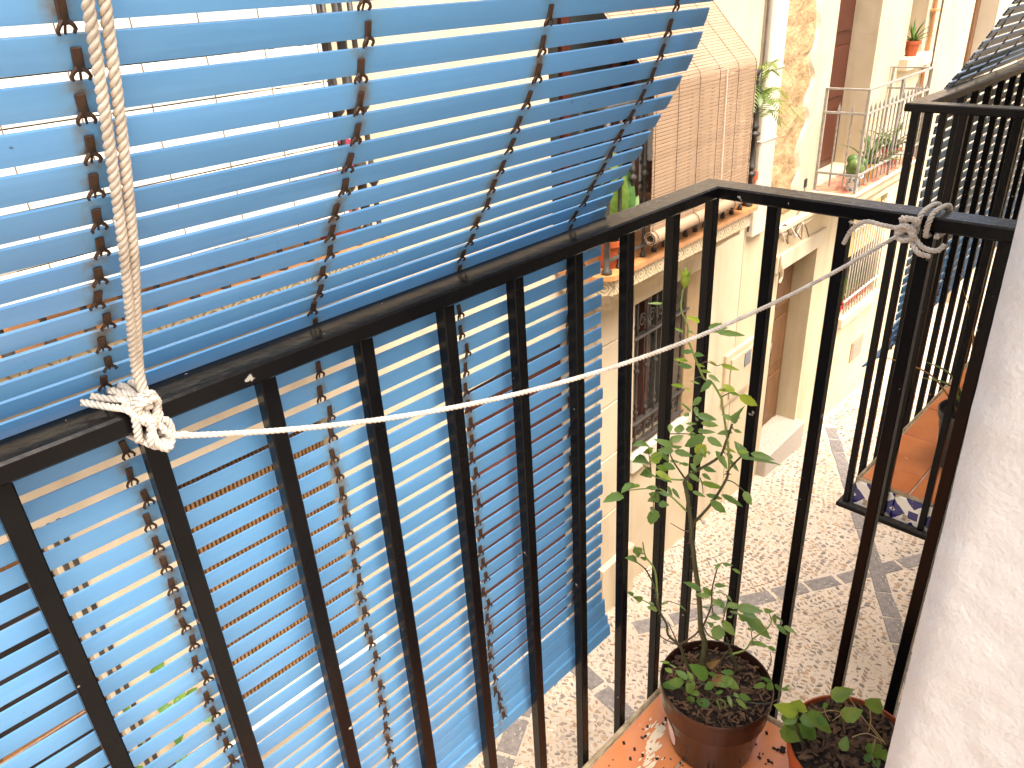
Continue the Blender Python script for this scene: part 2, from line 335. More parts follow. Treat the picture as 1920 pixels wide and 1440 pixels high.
def potprint():
    m, nt, bs, out = newmat('blue flowered white glaze'); f = ramp(nt, noisef(nt, 45, 2), .54, .58)
    nt.links.new(mixc(nt, f, (.66, .68, .66), (.08, .22, .32)), bs.inputs['Base Color']); bs.inputs['Roughness'].default_value = .2; return m
MT['potprint'] = potprint()
MT['pinkfloor'] = mk('pink patterned floor tile', (.6, .32, .2), (.5, .14, .1), .4, 9, .1, 60, lo=.48, hi=.54)
MT['yblind'] = mk('yellow cream shade', (.66, .55, .26), (.6, .48, .2), .8, 4)
# ---------------- traced plant skeletons, in metres
ROSE_LEAVES=[[-0.1819,-0.0331,0.8518,-0.198,-0.0224,0.8552,0.22],[-0.1616,-0.0799,0.8303,-0.1781,-0.0706,0.8395,0.5],[-0.1424,-0.0505,0.8021,-0.1316,-0.0558,0.7957,0.28],[-0.1686,-0.0603,0.8123,-0.1734,-0.0491,0.8172,0.32],[-0.1555,-0.0903,0.8219,-0.1528,-0.1164,0.8278,0.55],[-0.1507,-0.0952,0.8188,-0.1392,-0.1009,0.8271,0.5567],[-0.1309,-0.0892,0.8069,-0.1058,-0.1196,0.8015,0.24],[-0.1669,-0.0756,0.7864,-0.1723,-0.0594,0.7837,0.42],[-0.1518,-0.0683,0.7754,-0.1526,-0.0836,0.7778,0.48],[-0.1696,-0.07,0.7715,-0.1698,-0.0466,0.7686,0.28],[-0.1511,-0.0659,0.7534,-0.1648,-0.0498,0.7587,0.38],[-0.1478,-0.0702,0.7583,-0.1336,-0.0778,0.7511,0.28],[-0.1372,-0.0966,0.7606,-0.1436,-0.0886,0.7679,0.25],[-0.1374,-0.103,0.7643,-0.1333,-0.1288,0.7611,0.28],[-0.136,-0.0722,0.7445,-0.1396,-0.0892,0.748,0.32],[-0.1365,-0.0747,0.7524,-0.1415,-0.0798,0.7543,0.4489],[-0.1452,-0.0894,0.747,-0.1441,-0.1073,0.7408,0.35],[-0.1477,-0.0964,0.7405,-0.1573,-0.0853,0.7227,0.45],[-0.1534,-0.0814,0.733,-0.1585,-0.0683,0.7366,0.22],[-0.1709,-0.0664,0.732,-0.1873,-0.0574,0.7375,0.34],[-0.1736,-0.0716,0.7313,-0.1728,-0.0809,0.7302,0.4107],[-0.1284,-0.0972,0.7179,-0.1119,-0.1086,0.7139,0.3],[-0.1136,-0.1229,0.7119,-0.0915,-0.1418,0.6912,0.42],[-0.115,-0.1158,0.7138,-0.1194,-0.0981,0.7247,0.6045],[-0.1345,-0.1209,0.7234,-0.1359,-0.1344,0.7253,0.45],[-0.1583,-0.0881,0.7157,-0.1659,-0.0794,0.7026,0.55],[-0.1547,-0.0779,0.6955,-0.1635,-0.0866,0.6871,0.55],[-0.1581,-0.0843,0.7032,-0.1544,-0.0776,0.7035,0.506],[-0.1611,-0.0763,0.6892,-0.178,-0.0664,0.71,0.14],[-0.1684,-0.0765,0.6852,-0.1616,-0.0643,0.6818,0.6494],[-0.1606,-0.0847,0.6874,-0.1474,-0.109,0.6818,0.42],[-0.1477,-0.0848,0.6678,-0.1261,-0.1013,0.6597,0.38],[-0.1342,-0.1258,0.6837,-0.1428,-0.1139,0.69,0.52],[-0.1289,-0.1259,0.6762,-0.1339,-0.1232,0.6806,0.4636],[-0.134,-0.1263,0.677,-0.1364,-0.1369,0.7005,0.5],[-0.1271,-0.1252,0.6848,-0.1206,-0.1322,0.6813,0.5007],[-0.1102,-0.1149,0.6688,-0.1006,-0.1257,0.69,0.22],[-0.1408,-0.0689,0.6569,-0.1463,-0.0583,0.6564,0.45],[-0.134,-0.0715,0.6594,-0.1326,-0.0661,0.6639,0.5999],[-0.1502,-0.0594,0.6488,-0.151,-0.0413,0.6422,0.8],[-0.1437,-0.0711,0.6511,-0.1452,-0.0582,0.6451,0.75],[-0.1361,-0.0637,0.6538,-0.1294,-0.0673,0.6512,0.4111],[-0.1509,-0.0354,0.649,-0.1586,-0.0401,0.6399,0.7],[-0.1416,-0.074,0.6405,-0.1558,-0.0695,0.6463,0.55],[-0.1348,-0.0785,0.6326,-0.1394,-0.0838,0.6365,0.6306],[-0.1793,-0.0577,0.6414,-0.1644,-0.067,0.6477,0.65],[-0.1785,-0.0516,0.6366,-0.1754,-0.0595,0.6431,0.5679],[-0.1472,-0.0927,0.6477,-0.1525,-0.0617,0.6209,0.45],[-0.1472,-0.0803,0.6518,-0.1353,-0.1022,0.6529,0.32],[-0.1413,-0.0786,0.646,-0.1299,-0.0761,0.6484,0.4906],[-0.1148,-0.1176,0.6491,-0.1242,-0.098,0.6442,0.42],[-0.1141,-0.1195,0.6537,-0.1082,-0.1292,0.65,0.4778],[-0.1492,-0.0973,0.6487,-0.1391,-0.1178,0.6361,0.46],[-0.175,-0.0589,0.6299,-0.196,-0.0382,0.6453,0.34],[-0.1439,-0.0503,0.6094,-0.1508,-0.0363,0.6108,0.35],[-0.1493,-0.0422,0.6032,-0.1624,-0.022,0.6033,0.52],[-0.1439,-0.0434,0.608,-0.137,-0.0498,0.6076,0.4418],[-0.1765,-0.022,0.614,-0.2219,-0.022,0.6451,0.4],[-0.17,-0.0186,0.606,-0.1928,-0.0178,0.6122,0.478],[-0.178,-0.022,0.5904,-0.1678,-0.0342,0.6054,0.85],[-0.1835,-0.022,0.5932,-0.2209,-0.022,0.615,0.55],[-0.1757,-0.02,0.5961,-0.1659,-0.0339,0.606,0.5524],[-0.1703,-0.049,0.583,-0.1716,-0.0246,0.5807,0.45],[-0.1756,-0.022,0.5702,-0.2028,-0.022,0.5797,0.66],[-0.1514,-0.0444,0.6051,-0.1363,-0.068,0.598,0.42],[-0.153,-0.0979,0.6385,-0.1541,-0.0816,0.618,0.7],[-0.1587,-0.093,0.6333,-0.1638,-0.1012,0.6301,0.6255],[-0.147,-0.0895,0.6177,-0.1509,-0.0778,0.5909,0.52],[-0.14,-0.0946,0.6202,-0.1479,-0.1021,0.6211,0.4817],[-0.1466,-0.0964,0.6168,-0.16,-0.0954,0.6248,0.6],[-0.1417,-0.0891,0.6113,-0.1346,-0.0915,0.6161,0.546],[-0.1637,-0.0458,0.5942,-0.1552,-0.0587,0.5924,0.34],[-0.1469,-0.0555,0.585,-0.1316,-0.0608,0.5766,0.34],[-0.145,-0.0502,0.5818,-0.1499,-0.057,0.5865,0.632],[-0.1372,-0.1057,0.6231,-0.126,-0.1223,0.5916,0.32],[-0.1175,-0.118,0.6038,-0.1145,-0.134,0.587,0.3],[-0.1111,-0.1196,0.6022,-0.1154,-0.1113,0.6113,0.6044],[-0.1276,-0.135,0.6304,-0.1224,-0.15,0.6321,0.48],[-0.1258,-0.1372,0.6376,-0.123,-0.1308,0.641,0.5558],[-0.1237,-0.154,0.6326,-0.1185,-0.1871,0.6332,0.34],[-0.1108,-0.1062,0.6139,-0.0935,-0.1178,0.6046,0.28],[-0.123,-0.1416,0.6201,-0.1078,-0.1929,0.6233,0.12],[-0.1185,-0.1473,0.6159,-0.1141,-0.1221,0.636,0.4748],[-0.1256,-0.0807,0.5773,-0.1238,-0.102,0.578,0.42],[-0.1352,-0.0853,0.5729,-0.1277,-0.0975,0.563,0.46],[-0.1583,-0.0769,0.5813,-0.1496,-0.0928,0.5687,0.38],[-0.1644,-0.0839,0.5892,-0.1579,-0.0794,0.589,0.4723],[-0.1283,-0.0805,0.5518,-0.1083,-0.1089,0.5423,0.28],[-0.1323,-0.0933,0.5366,-0.111,-0.1111,0.5244,0.28],[-0.1394,-0.0738,0.5373,-0.1291,-0.0908,0.5298,0.34],[-0.1195,-0.1123,0.5384,-0.1035,-0.1408,0.5206,0.28],[-0.1467,-0.1091,0.5405,-0.1274,-0.1287,0.5148,0.38],[-0.1286,-0.1522,0.5676,-0.1299,-0.1672,0.5502,0.55],[-0.1813,-0.0324,0.5777,-0.172,-0.0564,0.5682,0.44],[-0.158,-0.0249,0.5526,-0.1526,-0.0444,0.5487,0.44],[-0.1828,-0.0383,0.5506,-0.1894,-0.022,0.5487,0.5],[-0.1715,-0.0538,0.538,-0.1791,-0.0361,0.5417,0.42],[-0.1621,-0.0294,0.5134,-0.1805,-0.022,0.5321,0.7],[-0.1627,-0.022,0.5102,-0.1826,-0.022,0.5194,0.55],[-0.1554,-0.0233,0.4987,-0.1504,-0.0394,0.5015,0.75],[-0.1659,-0.022,0.4929,-0.17,-0.022,0.4633,0.8],[-0.1636,-0.0156,0.4945,-0.1754,-0.0266,0.4939,0.4093],[-0.1567,-0.0475,0.5406,-0.156,-0.0619,0.5273,0.34],[-0.1587,-0.0411,0.5427,-0.1593,-0.0499,0.5275,0.38],[-0.2221,-0.022,0.574,-0.2527,-0.022,0.5737,0.45],[-0.2061,-0.022,0.5625,-0.2272,-0.022,0.5692,0.34],[-0.2475,-0.022,0.5671,-0.2931,-0.022,0.5814,0.38],[-0.1513,-0.0673,0.5583,-0.1352,-0.0732,0.5348,0.34],[-0.1506,-0.0657,0.5543,-0.1381,-0.0587,0.5573,0.4502],[-0.1822,-0.047,0.5994,-0.1679,-0.0601,0.5865,0.5],[-0.1535,-0.0481,0.6334,-0.166,-0.0439,0.6286,0.6],[-0.1584,-0.0271,0.5959,-0.1523,-0.0386,0.5844,0.5],[-0.1661,-0.0234,0.5885,-0.1616,-0.0301,0.5915,0.5195],[-0.1618,-0.0804,0.6032,-0.1603,-0.0908,0.5921,0.5],[-0.1978,-0.022,0.4215,-0.2153,-0.022,0.4453,0.65],[-0.1976,-0.022,0.4221,-0.2151,-0.022,0.4447,0.66],[-0.2057,-0.022,0.4134,-0.2339,-0.022,0.4401,0.38],[-0.1879,-0.0267,0.4077,-0.2021,-0.0243,0.4199,0.34],[-0.2146,-0.022,0.3472,-0.232,-0.022,0.3671,0.28],[-0.1891,-0.022,0.3189,-0.2145,-0.022,0.3437,0.34],[-0.1763,-0.0365,0.3073,-0.178,-0.027,0.3118,0.42],[-0.167,-0.038,0.2898,-0.1841,-0.0294,0.3061,0.44],[-0.1712,-0.0494,0.3118,-0.1575,-0.0544,0.3154,0.28],[-0.1766,-0.056,0.3071,-0.1764,-0.0606,0.3115,0.6333],[-0.1451,-0.0671,0.304,-0.1312,-0.0736,0.2841,0.14],[-0.1492,-0.1077,0.3636,-0.1659,-0.0836,0.3792,0.38],[-0.1122,-0.1032,0.3237,-0.1243,-0.0971,0.3477,0.5],[-0.1154,-0.1021,0.3263,-0.1107,-0.1093,0.3343,0.6268],[-0.1443,-0.1207,0.3527,-0.1476,-0.096,0.3498,0.44],[-0.1494,-0.1254,0.3452,-0.1511,-0.1335,0.3501,0.4811],[-0.1272,-0.132,0.3319,-0.1244,-0.1121,0.331,0.55],[-0.1213,-0.1403,0.3262,-0.1145,-0.1279,0.2996,0.4],[-0.1184,-0.1327,0.3191,-0.1153,-0.1189,0.3316,0.6259],[-0.1008,-0.1505,0.3223,-0.1062,-0.1313,0.3163,0.55],[-0.1239,-0.1581,0.3437,-0.1124,-0.1964,0.3487,0.4],[-0.1261,-0.1542,0.3492,-0.1444,-0.1517,0.3541,0.5896],[-0.1224,-0.1668,0.3394,-0.1184,-0.193,0.3356,0.44],[-0.1205,-0.1693,0.3372,-0.1195,-0.1569,0.3349,0.577],[-0.0889,-0.1528,0.306,-0.0733,-0.1997,0.2591,0.32],[-0.0845,-0.1582,0.2831,-0.0964,-0.15,0.3005,0.55],[-0.0775,-0.1582,0.2758,-0.0734,-0.1479,0.2817,0.4766],[-0.1065,-0.1381,0.3072,-0.1013,-0.1539,0.309,0.3],[-0.1074,-0.1439,0.2997,-0.1127,-0.1386,0.2999,0.5959],[-0.1119,-0.1264,0.2875,-0.1233,-0.1085,0.2901,0.46],[-0.1122,-0.1188,0.2879,-0.1147,-0.1105,0.2948,0.4453],[-0.1156,-0.1296,0.2876,-0.101,-0.1528,0.2568,0.4],[-0.1129,-0.1252,0.2734,-0.1242,-0.1282,0.2461,0.85],[-0.114,-0.1164,0.2672,-0.1272,-0.1097,0.2797,0.34],[-0.1169,-0.1143,0.2619,-0.1137,-0.1071,0.263,0.4864],[-0.0897,-0.1748,0.2783,-0.0943,-0.1635,0.2754,0.34],[-0.0798,-0.1714,0.2388,-0.0736,-0.1962,0.2415,0.42],[-0.0954,-0.1759,0.2611,-0.0916,-0.1809,0.2463,0.55],[-0.071,-0.1951,0.2387,-0.0715,-0.2101,0.2401,0.52],[-0.0985,-0.2065,0.334,-0.0859,-0.211,0.3142,0.75],[-0.0627,-0.2002,0.2875,-0.062,-0.2204,0.275,0.4],[-0.0721,-0.2162,0.3005,-0.0731,-0.238,0.2999,0.4],[-0.0769,-0.1825,0.3162,-0.0804,-0.1978,0.3262,0.5],[-0.0725,-0.1989,0.3122,-0.0631,-0.2117,0.2999,0.24],[-0.1326,-0.1272,0.4196,-0.1456,-0.1251,0.4164,0.5],[-0.1098,-0.1189,0.4,-0.109,-0.1356,0.4058,0.38],[-0.1231,-0.1441,0.4124,-0.1126,-0.1546,0.4009,0.3],[-0.1135,-0.1096,0.3522,-0.1091,-0.1294,0.3588,0.4],[-0.1436,-0.1285,0.3701,-0.1372,-0.1395,0.3701,0.24],[-0.1055,-0.1291,0.3372,-0.1105,-0.1418,0.3351,0.3],[-0.1487,-0.1117,0.3302,-0.1451,-0.1227,0.3334,0.34],[-0.1867,-0.1089,0.1887,-0.1918,-0.0807,0.1681,0.5],[-0.1753,-0.1016,0.17,-0.1868,-0.0624,0.144,0.4],[-0.1857,-0.1144,0.1977,-0.1861,-0.0915,0.2038,0.62],[-0.1695,-0.1145,0.1794,-0.1629,-0.101,0.1893,0.64],[-0.1737,-0.1463,0.2139,-0.1974,-0.1261,0.2496,0.52],[-0.1783,-0.125,0.1903,-0.1846,-0.1118,0.1648,0.78],[-0.1718,-0.1318,0.1669,-0.1871,-0.1234,0.1714,0.62],[-0.172,-0.1219,0.1476,-0.1768,-0.1038,0.1147,0.44],[-0.172,-0.1224,0.1409,-0.1827,-0.1009,0.0785,0.22],[-0.161,-0.1475,0.1416,-0.1687,-0.1224,0.1379,0.66],[-0.1683,-0.1545,0.2042,-0.1769,-0.141,0.1877,0.62],[-0.1643,-0.1593,0.2156,-0.1804,-0.1487,0.2368,0.4],[-0.1511,-0.1574,0.2077,-0.1412,-0.1861,0.1916,0.56],[-0.1505,-0.1773,0.2308,-0.1642,-0.1623,0.2333,0.5],[-0.1522,-0.1631,0.1787,-0.1657,-0.1567,0.1787,0.42],[-0.1473,-0.1702,0.1685,-0.1522,-0.1833,0.1542,0.4],[-0.1377,-0.1752,0.1709,-0.1407,-0.1876,0.1716,0.55],[-0.1368,-0.1852,0.1733,-0.1268,-0.2025,0.1654,0.55],[-0.1448,-0.1847,0.1707,-0.1399,-0.2046,0.1557,0.34],[-0.127,-0.2224,0.2161,-0.1302,-0.2025,0.2014,0.5],[-0.1195,-0.2298,0.2198,-0.1269,-0.2134,0.2291,0.4],[-0.1239,-0.2333,0.2241,-0.1252,-0.2241,0.2071,0.68],[-0.124,-0.2365,0.2265,-0.1199,-0.2456,0.2145,0.45],[-0.1106,-0.2416,0.2079,-0.103,-0.2542,0.2088,0.4],[-0.1094,-0.247,0.2133,-0.1043,-0.2535,0.2204,0.4],[-0.1976,-0.0915,0.2065,-0.1939,-0.0746,0.2036,0.55],[-0.1911,-0.0827,0.2174,-0.1946,-0.064,0.2112,0.28],[-0.1815,-0.0895,0.2031,-0.1881,-0.0791,0.2101,0.24],[-0.1621,-0.1548,0.1992,-0.1585,-0.1723,0.2004,0.5],[-0.1517,-0.1759,0.2153,-0.1589,-0.1725,0.2008,0.5]]
ROSE_STEMS=[([[-0.1307,-0.11,0.1785],[-0.1303,-0.1108,0.2314],[-0.1324,-0.1068,0.2526],[-0.1344,-0.1029,0.2701],[-0.1363,-0.099,0.3155],[-0.1391,-0.0936,0.3636],[-0.1413,-0.0893,0.391],[-0.1448,-0.0825,0.4426],[-0.1458,-0.0806,0.4499],[-0.1465,-0.0792,0.4804],[-0.1502,-0.0718,0.5327],[-0.153,-0.0665,0.5588]],0.0052,0.0032),
([[-0.1458,-0.0806,0.4807],[-0.1344,-0.1028,0.5228],[-0.1255,-0.1202,0.5719],[-0.1241,-0.1229,0.5909],[-0.117,-0.1369,0.6169]],0.0026,0.0016),
([[-0.1241,-0.1229,0.5909],[-0.1255,-0.1203,0.6215],[-0.1284,-0.1146,0.6579],[-0.132,-0.1076,0.6982],[-0.1333,-0.1049,0.7108],[-0.1399,-0.0921,0.7342],[-0.1445,-0.083,0.7381],[-0.1482,-0.0757,0.7553],[-0.1527,-0.067,0.7786],[-0.1564,-0.0597,0.8001],[-0.1568,-0.059,0.8171],[-0.1611,-0.0505,0.8395],[-0.161,-0.0507,0.8651],[-0.1597,-0.0533,0.8756]],0.0018,0.0013),
([[-0.153,-0.0665,0.5588],[-0.1504,-0.0715,0.571],[-0.1464,-0.0793,0.5799],[-0.1315,-0.1085,0.6106],[-0.1277,-0.1159,0.6387],[-0.1248,-0.1216,0.6693]],0.003,0.0016),
([[-0.153,-0.0663,0.5626],[-0.1608,-0.0511,0.5609],[-0.173,-0.0272,0.5616],[-0.1995,-0.022,0.5958]],0.0018,0.0009),
([[-0.1503,-0.0717,0.505],[-0.1624,-0.0481,0.5303],[-0.172,-0.0293,0.5406],[-0.2348,-0.022,0.5677]],0.0018,0.0009),
([[-0.1531,-0.0662,0.5663],[-0.1603,-0.0521,0.5904],[-0.1638,-0.0453,0.6061]],0.0016,0.0009),
([[-0.1766,-0.022,0.5631],[-0.1805,-0.022,0.588],[-0.1872,-0.022,0.6155]],0.001,0.0006),
([[-0.1255,-0.1202,0.5719],[-0.1207,-0.1297,0.5698],[-0.1127,-0.1453,0.5557]],0.001,0.0007),
([[-0.117,-0.1369,0.6169],[-0.1071,-0.1563,0.6164]],0.0012,0.0007),
([[-0.1427,-0.0866,0.5699],[-0.141,-0.0899,0.559],[-0.1399,-0.0921,0.5422]],0.001,0.0006),
([[-0.1466,-0.0789,0.4701],[-0.1509,-0.0705,0.4664],[-0.161,-0.0507,0.4777]],0.0012,0.0005),
([[-0.1736,-0.0262,0.4982],[-0.1735,-0.0263,0.5203],[-0.1699,-0.0334,0.5452]],0.0008,0.0006),
([[-0.1644,-0.044,0.6415],[-0.1535,-0.0654,0.6446],[-0.1453,-0.0814,0.6442]],0.0009,0.0006),
([[-0.1333,-0.1049,0.7108],[-0.1272,-0.1169,0.7198],[-0.122,-0.1272,0.7169]],0.001,0.0006),
([[-0.1445,-0.083,0.7381],[-0.1475,-0.0771,0.7408],[-0.1504,-0.0716,0.7368]],0.0008,0.0005),
([[-0.147,-0.0781,0.7588],[-0.144,-0.0841,0.7651],[-0.1374,-0.0969,0.76],[-0.135,-0.1017,0.7629]],0.0008,0.0005),
([[-0.1388,-0.0943,0.1621],[-0.1452,-0.0818,0.1936],[-0.1489,-0.0744,0.2186],[-0.1581,-0.0564,0.2379],[-0.1602,-0.0524,0.2633],[-0.1653,-0.0423,0.2866],[-0.1681,-0.0369,0.3086],[-0.1692,-0.0347,0.3333],[-0.1799,-0.022,0.3758],[-0.207,-0.022,0.411]],0.0028,0.0011),
([[-0.1677,-0.0376,0.3134],[-0.1706,-0.0319,0.3753],[-0.1843,-0.022,0.4093],[-0.1927,-0.022,0.4402],[-0.1931,-0.022,0.4439]],0.0018,0.0009),
([[-0.149,-0.0743,0.2211],[-0.1385,-0.0948,0.2488],[-0.135,-0.1016,0.265]],0.0016,0.0016),
([[-0.1489,-0.0744,0.2186],[-0.162,-0.0488,0.2284],[-0.1645,-0.0438,0.2368]],0.0014,0.0007),
([[-0.1506,-0.0711,0.2226],[-0.1591,-0.0545,0.2686]],0.0012,0.0006),
([[-0.1671,-0.0388,0.2975],[-0.1603,-0.0521,0.3148],[-0.1509,-0.0706,0.3104]],0.001,0.0006),
([[-0.1703,-0.0326,0.2982],[-0.1829,-0.022,0.3122],[-0.2131,-0.022,0.3427]],0.001,0.0006),
([[-0.1038,-0.1627,0.1861],[-0.1058,-0.1587,0.1997],[-0.1097,-0.1512,0.2218],[-0.1127,-0.1453,0.2418],[-0.1147,-0.1413,0.2573]],0.0026,0.0014),
([[-0.1097,-0.1512,0.2218],[-0.1003,-0.1696,0.2369],[-0.096,-0.1779,0.263],[-0.0888,-0.1921,0.2857],[-0.0845,-0.2004,0.3062],[-0.0869,-0.1958,0.3274]],0.0018,0.0008),
([[-0.1325,-0.1065,0.2735],[-0.1281,-0.1152,0.3197],[-0.1284,-0.1146,0.3555],[-0.126,-0.1192,0.4001],[-0.1228,-0.1255,0.4143]],0.0017,0.0008),
([[-0.1273,-0.1166,0.3201],[-0.126,-0.1193,0.3002]],0.001,0.0008),
([[-0.1188,-0.1334,0.2879],[-0.1183,-0.1343,0.2974],[-0.1168,-0.1373,0.3412],[-0.12,-0.1309,0.3507],[-0.126,-0.1192,0.3522]],0.001,0.0006),
([[-0.1321,-0.1074,0.2713],[-0.1269,-0.1175,0.2528],[-0.1127,-0.1453,0.2418]],0.0012,0.0009),
([[-0.0827,-0.204,0.1965],[-0.0808,-0.2077,0.222],[-0.0825,-0.2045,0.2425]],0.0009,0.0007),
([[-0.096,-0.1779,0.263],[-0.0974,-0.1753,0.2786],[-0.0954,-0.1791,0.2855]],0.0009,0.0006),
([[-0.1182,-0.1345,0.1722],[-0.1162,-0.1384,0.2082],[-0.1129,-0.1449,0.2248]],0.0014,0.001),
([[-0.1829,-0.1068,0.1839],[-0.169,-0.1341,0.1893],[-0.161,-0.1497,0.1852],[-0.1552,-0.1609,0.1612]],0.0011,0.0013),
([[-0.1232,-0.1906,0.1481],[-0.108,-0.2205,0.1548],[-0.0991,-0.2378,0.1745],[-0.0994,-0.2373,0.1948]],0.0011,0.0008),
([[-0.1194,-0.1981,0.1865],[-0.1294,-0.1785,0.1616],[-0.1391,-0.1595,0.1506]],0.0009,0.0009),
([[-0.1572,-0.1571,0.1552],[-0.1545,-0.1623,0.1382],[-0.1511,-0.1691,0.1429],[-0.1519,-0.1675,0.1565],[-0.1566,-0.1582,0.1603]],0.0018,0.0012),
([[-0.1619,-0.1479,0.1427],[-0.1593,-0.1529,0.1538],[-0.154,-0.1634,0.1667]],0.001,0.001)]
SEED_LEAVES=[[-0.1575,-0.2913,0.2344,-0.1799,-0.2628,0.2489,0.42],[-0.1556,-0.2863,0.2329,-0.1585,-0.2914,0.2627,0.75],[-0.1586,-0.2864,0.2357,-0.1593,-0.2764,0.2428,0.7],[-0.1571,-0.2922,0.226,-0.1605,-0.2664,0.2048,0.5],[-0.1451,-0.2903,0.2104,-0.1318,-0.3253,0.2154,0.42],[-0.1465,-0.2856,0.2018,-0.1564,-0.2833,0.1546,0.62],[-0.1575,-0.303,0.241,-0.126,-0.3386,0.2034,0.36],[-0.1643,-0.2931,0.2304,-0.1841,-0.2803,0.2265,0.34],[-0.1474,-0.282,0.2176,-0.1577,-0.2882,0.2435,0.7],[-0.1311,-0.3251,0.2721,-0.1173,-0.3491,0.2954,0.45],[-0.1325,-0.3453,0.247,-0.1269,-0.3696,0.2759,0.45],[-0.0982,-0.373,0.2527,-0.0967,-0.3817,0.2835,0.62],[-0.1441,-0.3214,0.2694,-0.1439,-0.3249,0.2579,0.66],[-0.0993,-0.3833,0.1657,-0.0968,-0.3992,0.1953,0.5],[-0.1098,-0.3967,0.1581,-0.0989,-0.4026,0.1676,0.55],[-0.1078,-0.4002,0.1804,-0.1151,-0.4095,0.2107,0.6],[-0.1324,-0.3569,0.1809,-0.1202,-0.3548,0.2,0.5],[-0.1528,-0.2943,0.209,-0.1346,-0.3174,0.1755,0.4],[-0.1542,-0.2851,0.2026,-0.1344,-0.2988,0.1529,0.5],[-0.1448,-0.3148,0.2304,-0.1392,-0.3336,0.2235,0.4],[-0.0939,-0.3965,0.1448,-0.1,-0.4109,0.1552,0.5],[-0.1087,-0.3844,0.1579,-0.0988,-0.3902,0.1713,0.5]]
SEED_STEMS=[([[-0.1054,-0.3398,0.2028],[-0.1094,-0.3319,0.241],[-0.1112,-0.3284,0.257]],0.0022,0.0015),
([[-0.1039,-0.3426,0.2618],[-0.0892,-0.3715,0.2142],[-0.0808,-0.3877,0.1906],[-0.0773,-0.3948,0.1753]],0.0009,0.0009),
([[-0.0894,-0.371,0.243],[-0.0875,-0.3747,0.2212],[-0.0872,-0.3753,0.1979]],0.0009,0.0008),
([[-0.1077,-0.3792,0.238],[-0.0953,-0.4035,0.2005]],0.0008,0.0008),
([[-0.1268,-0.3638,0.2126],[-0.1179,-0.3811,0.2277],[-0.1057,-0.4051,0.215]],0.0008,0.0007),
([[-0.1341,-0.3055,0.2158],[-0.125,-0.3233,0.2366],[-0.1166,-0.3398,0.2366],[-0.1213,-0.3306,0.2159]],0.0008,0.0006),
([[-0.1544,-0.2877,0.2169],[-0.1521,-0.2922,0.1887],[-0.1456,-0.3051,0.1631]],0.0025,0.0025),
([[-0.1124,-0.3919,0.2187],[-0.1113,-0.3941,0.1783],[-0.1066,-0.4033,0.1579]],0.0009,0.0009),
([[-0.1184,-0.3143,0.235],[-0.1166,-0.3178,0.2186],[-0.1131,-0.3246,0.2033]],0.0008,0.0006)]
ROSE_BUD=[[-0.1597,-0.0533,0.8741,-0.1597,-0.0532,0.8953]][0]
# ================================================================ SETTING
TH = R(2.5); OX, OY = 3.145, 2.422
def opp(s, dep, z):                                   # a point given along / out of / up the facades across the street
    c, n = math.cos(TH), math.sin(TH); return Vector((OX+s*c+dep*n, OY+s*n-dep*c, z))
def sz(x, y=0): return -3.37-.075*(x-3.1)             # street falls away along X
mb = MB(); mb.grid(lambda a, b: (-60+120*a, -60+120*b, sz(-60+120*a)), 40, 4)
street = tag(part('street', mb, MT['street']), kind='structure')
slope = math.atan(.075)
BANDS = [((2.72, 2.06), (5.9, .40)), ((3.5, .16), (7.15, 2.42)), ((.35, 1.5), (1.75, 2.25)), ((2.12, 2.2), (1.93, 1.2)), ((1.93, 1.2), (3.5, .16))]
def band_d(x, y):
    best = 9
    for (ax, ay), (bx, by) in BANDS:
        dx, dy = bx-ax, by-ay; t = max(0, min(1, ((x-ax)*dx+(y-ay)*dy)/(dx*dx+dy*dy))); best = min(best, math.hypot(x-ax-t*dx, y-ay-t*dy))
    return best
stone_me = []
for k in range(5):
    mb = MB(); mb.box(-.145, .145, -.068, .068, -.02, .004, .006)
    mb.v = [(x+random.uniform(-.008, .008), y+random.uniform(-.008, .008), z) for x, y, z in mb.v]; stone_me.append(mb.mesh('paving_stone', MT['bandstone']))
for (ax, ay), (bx, by) in BANDS:
    L = math.hypot(bx-ax, by-ay); n = int(L/.305); an = math.atan2(by-ay, bx-ax)
    for i in range(n):
        t = (i+.5)/n; x, y = ax+(bx-ax)*t, ay+(by-ay)*t
        o = inst('paving_stone', random.choice(stone_me), street)
        o.rotation_euler = (Matrix.Rotation(slope, 3, 'Y') @ Matrix.Rotation(an+random.uniform(-.03, .03), 3, 'Z')).to_euler()
        o.location = (x, y, sz(x)+random.uniform(.001, .004))
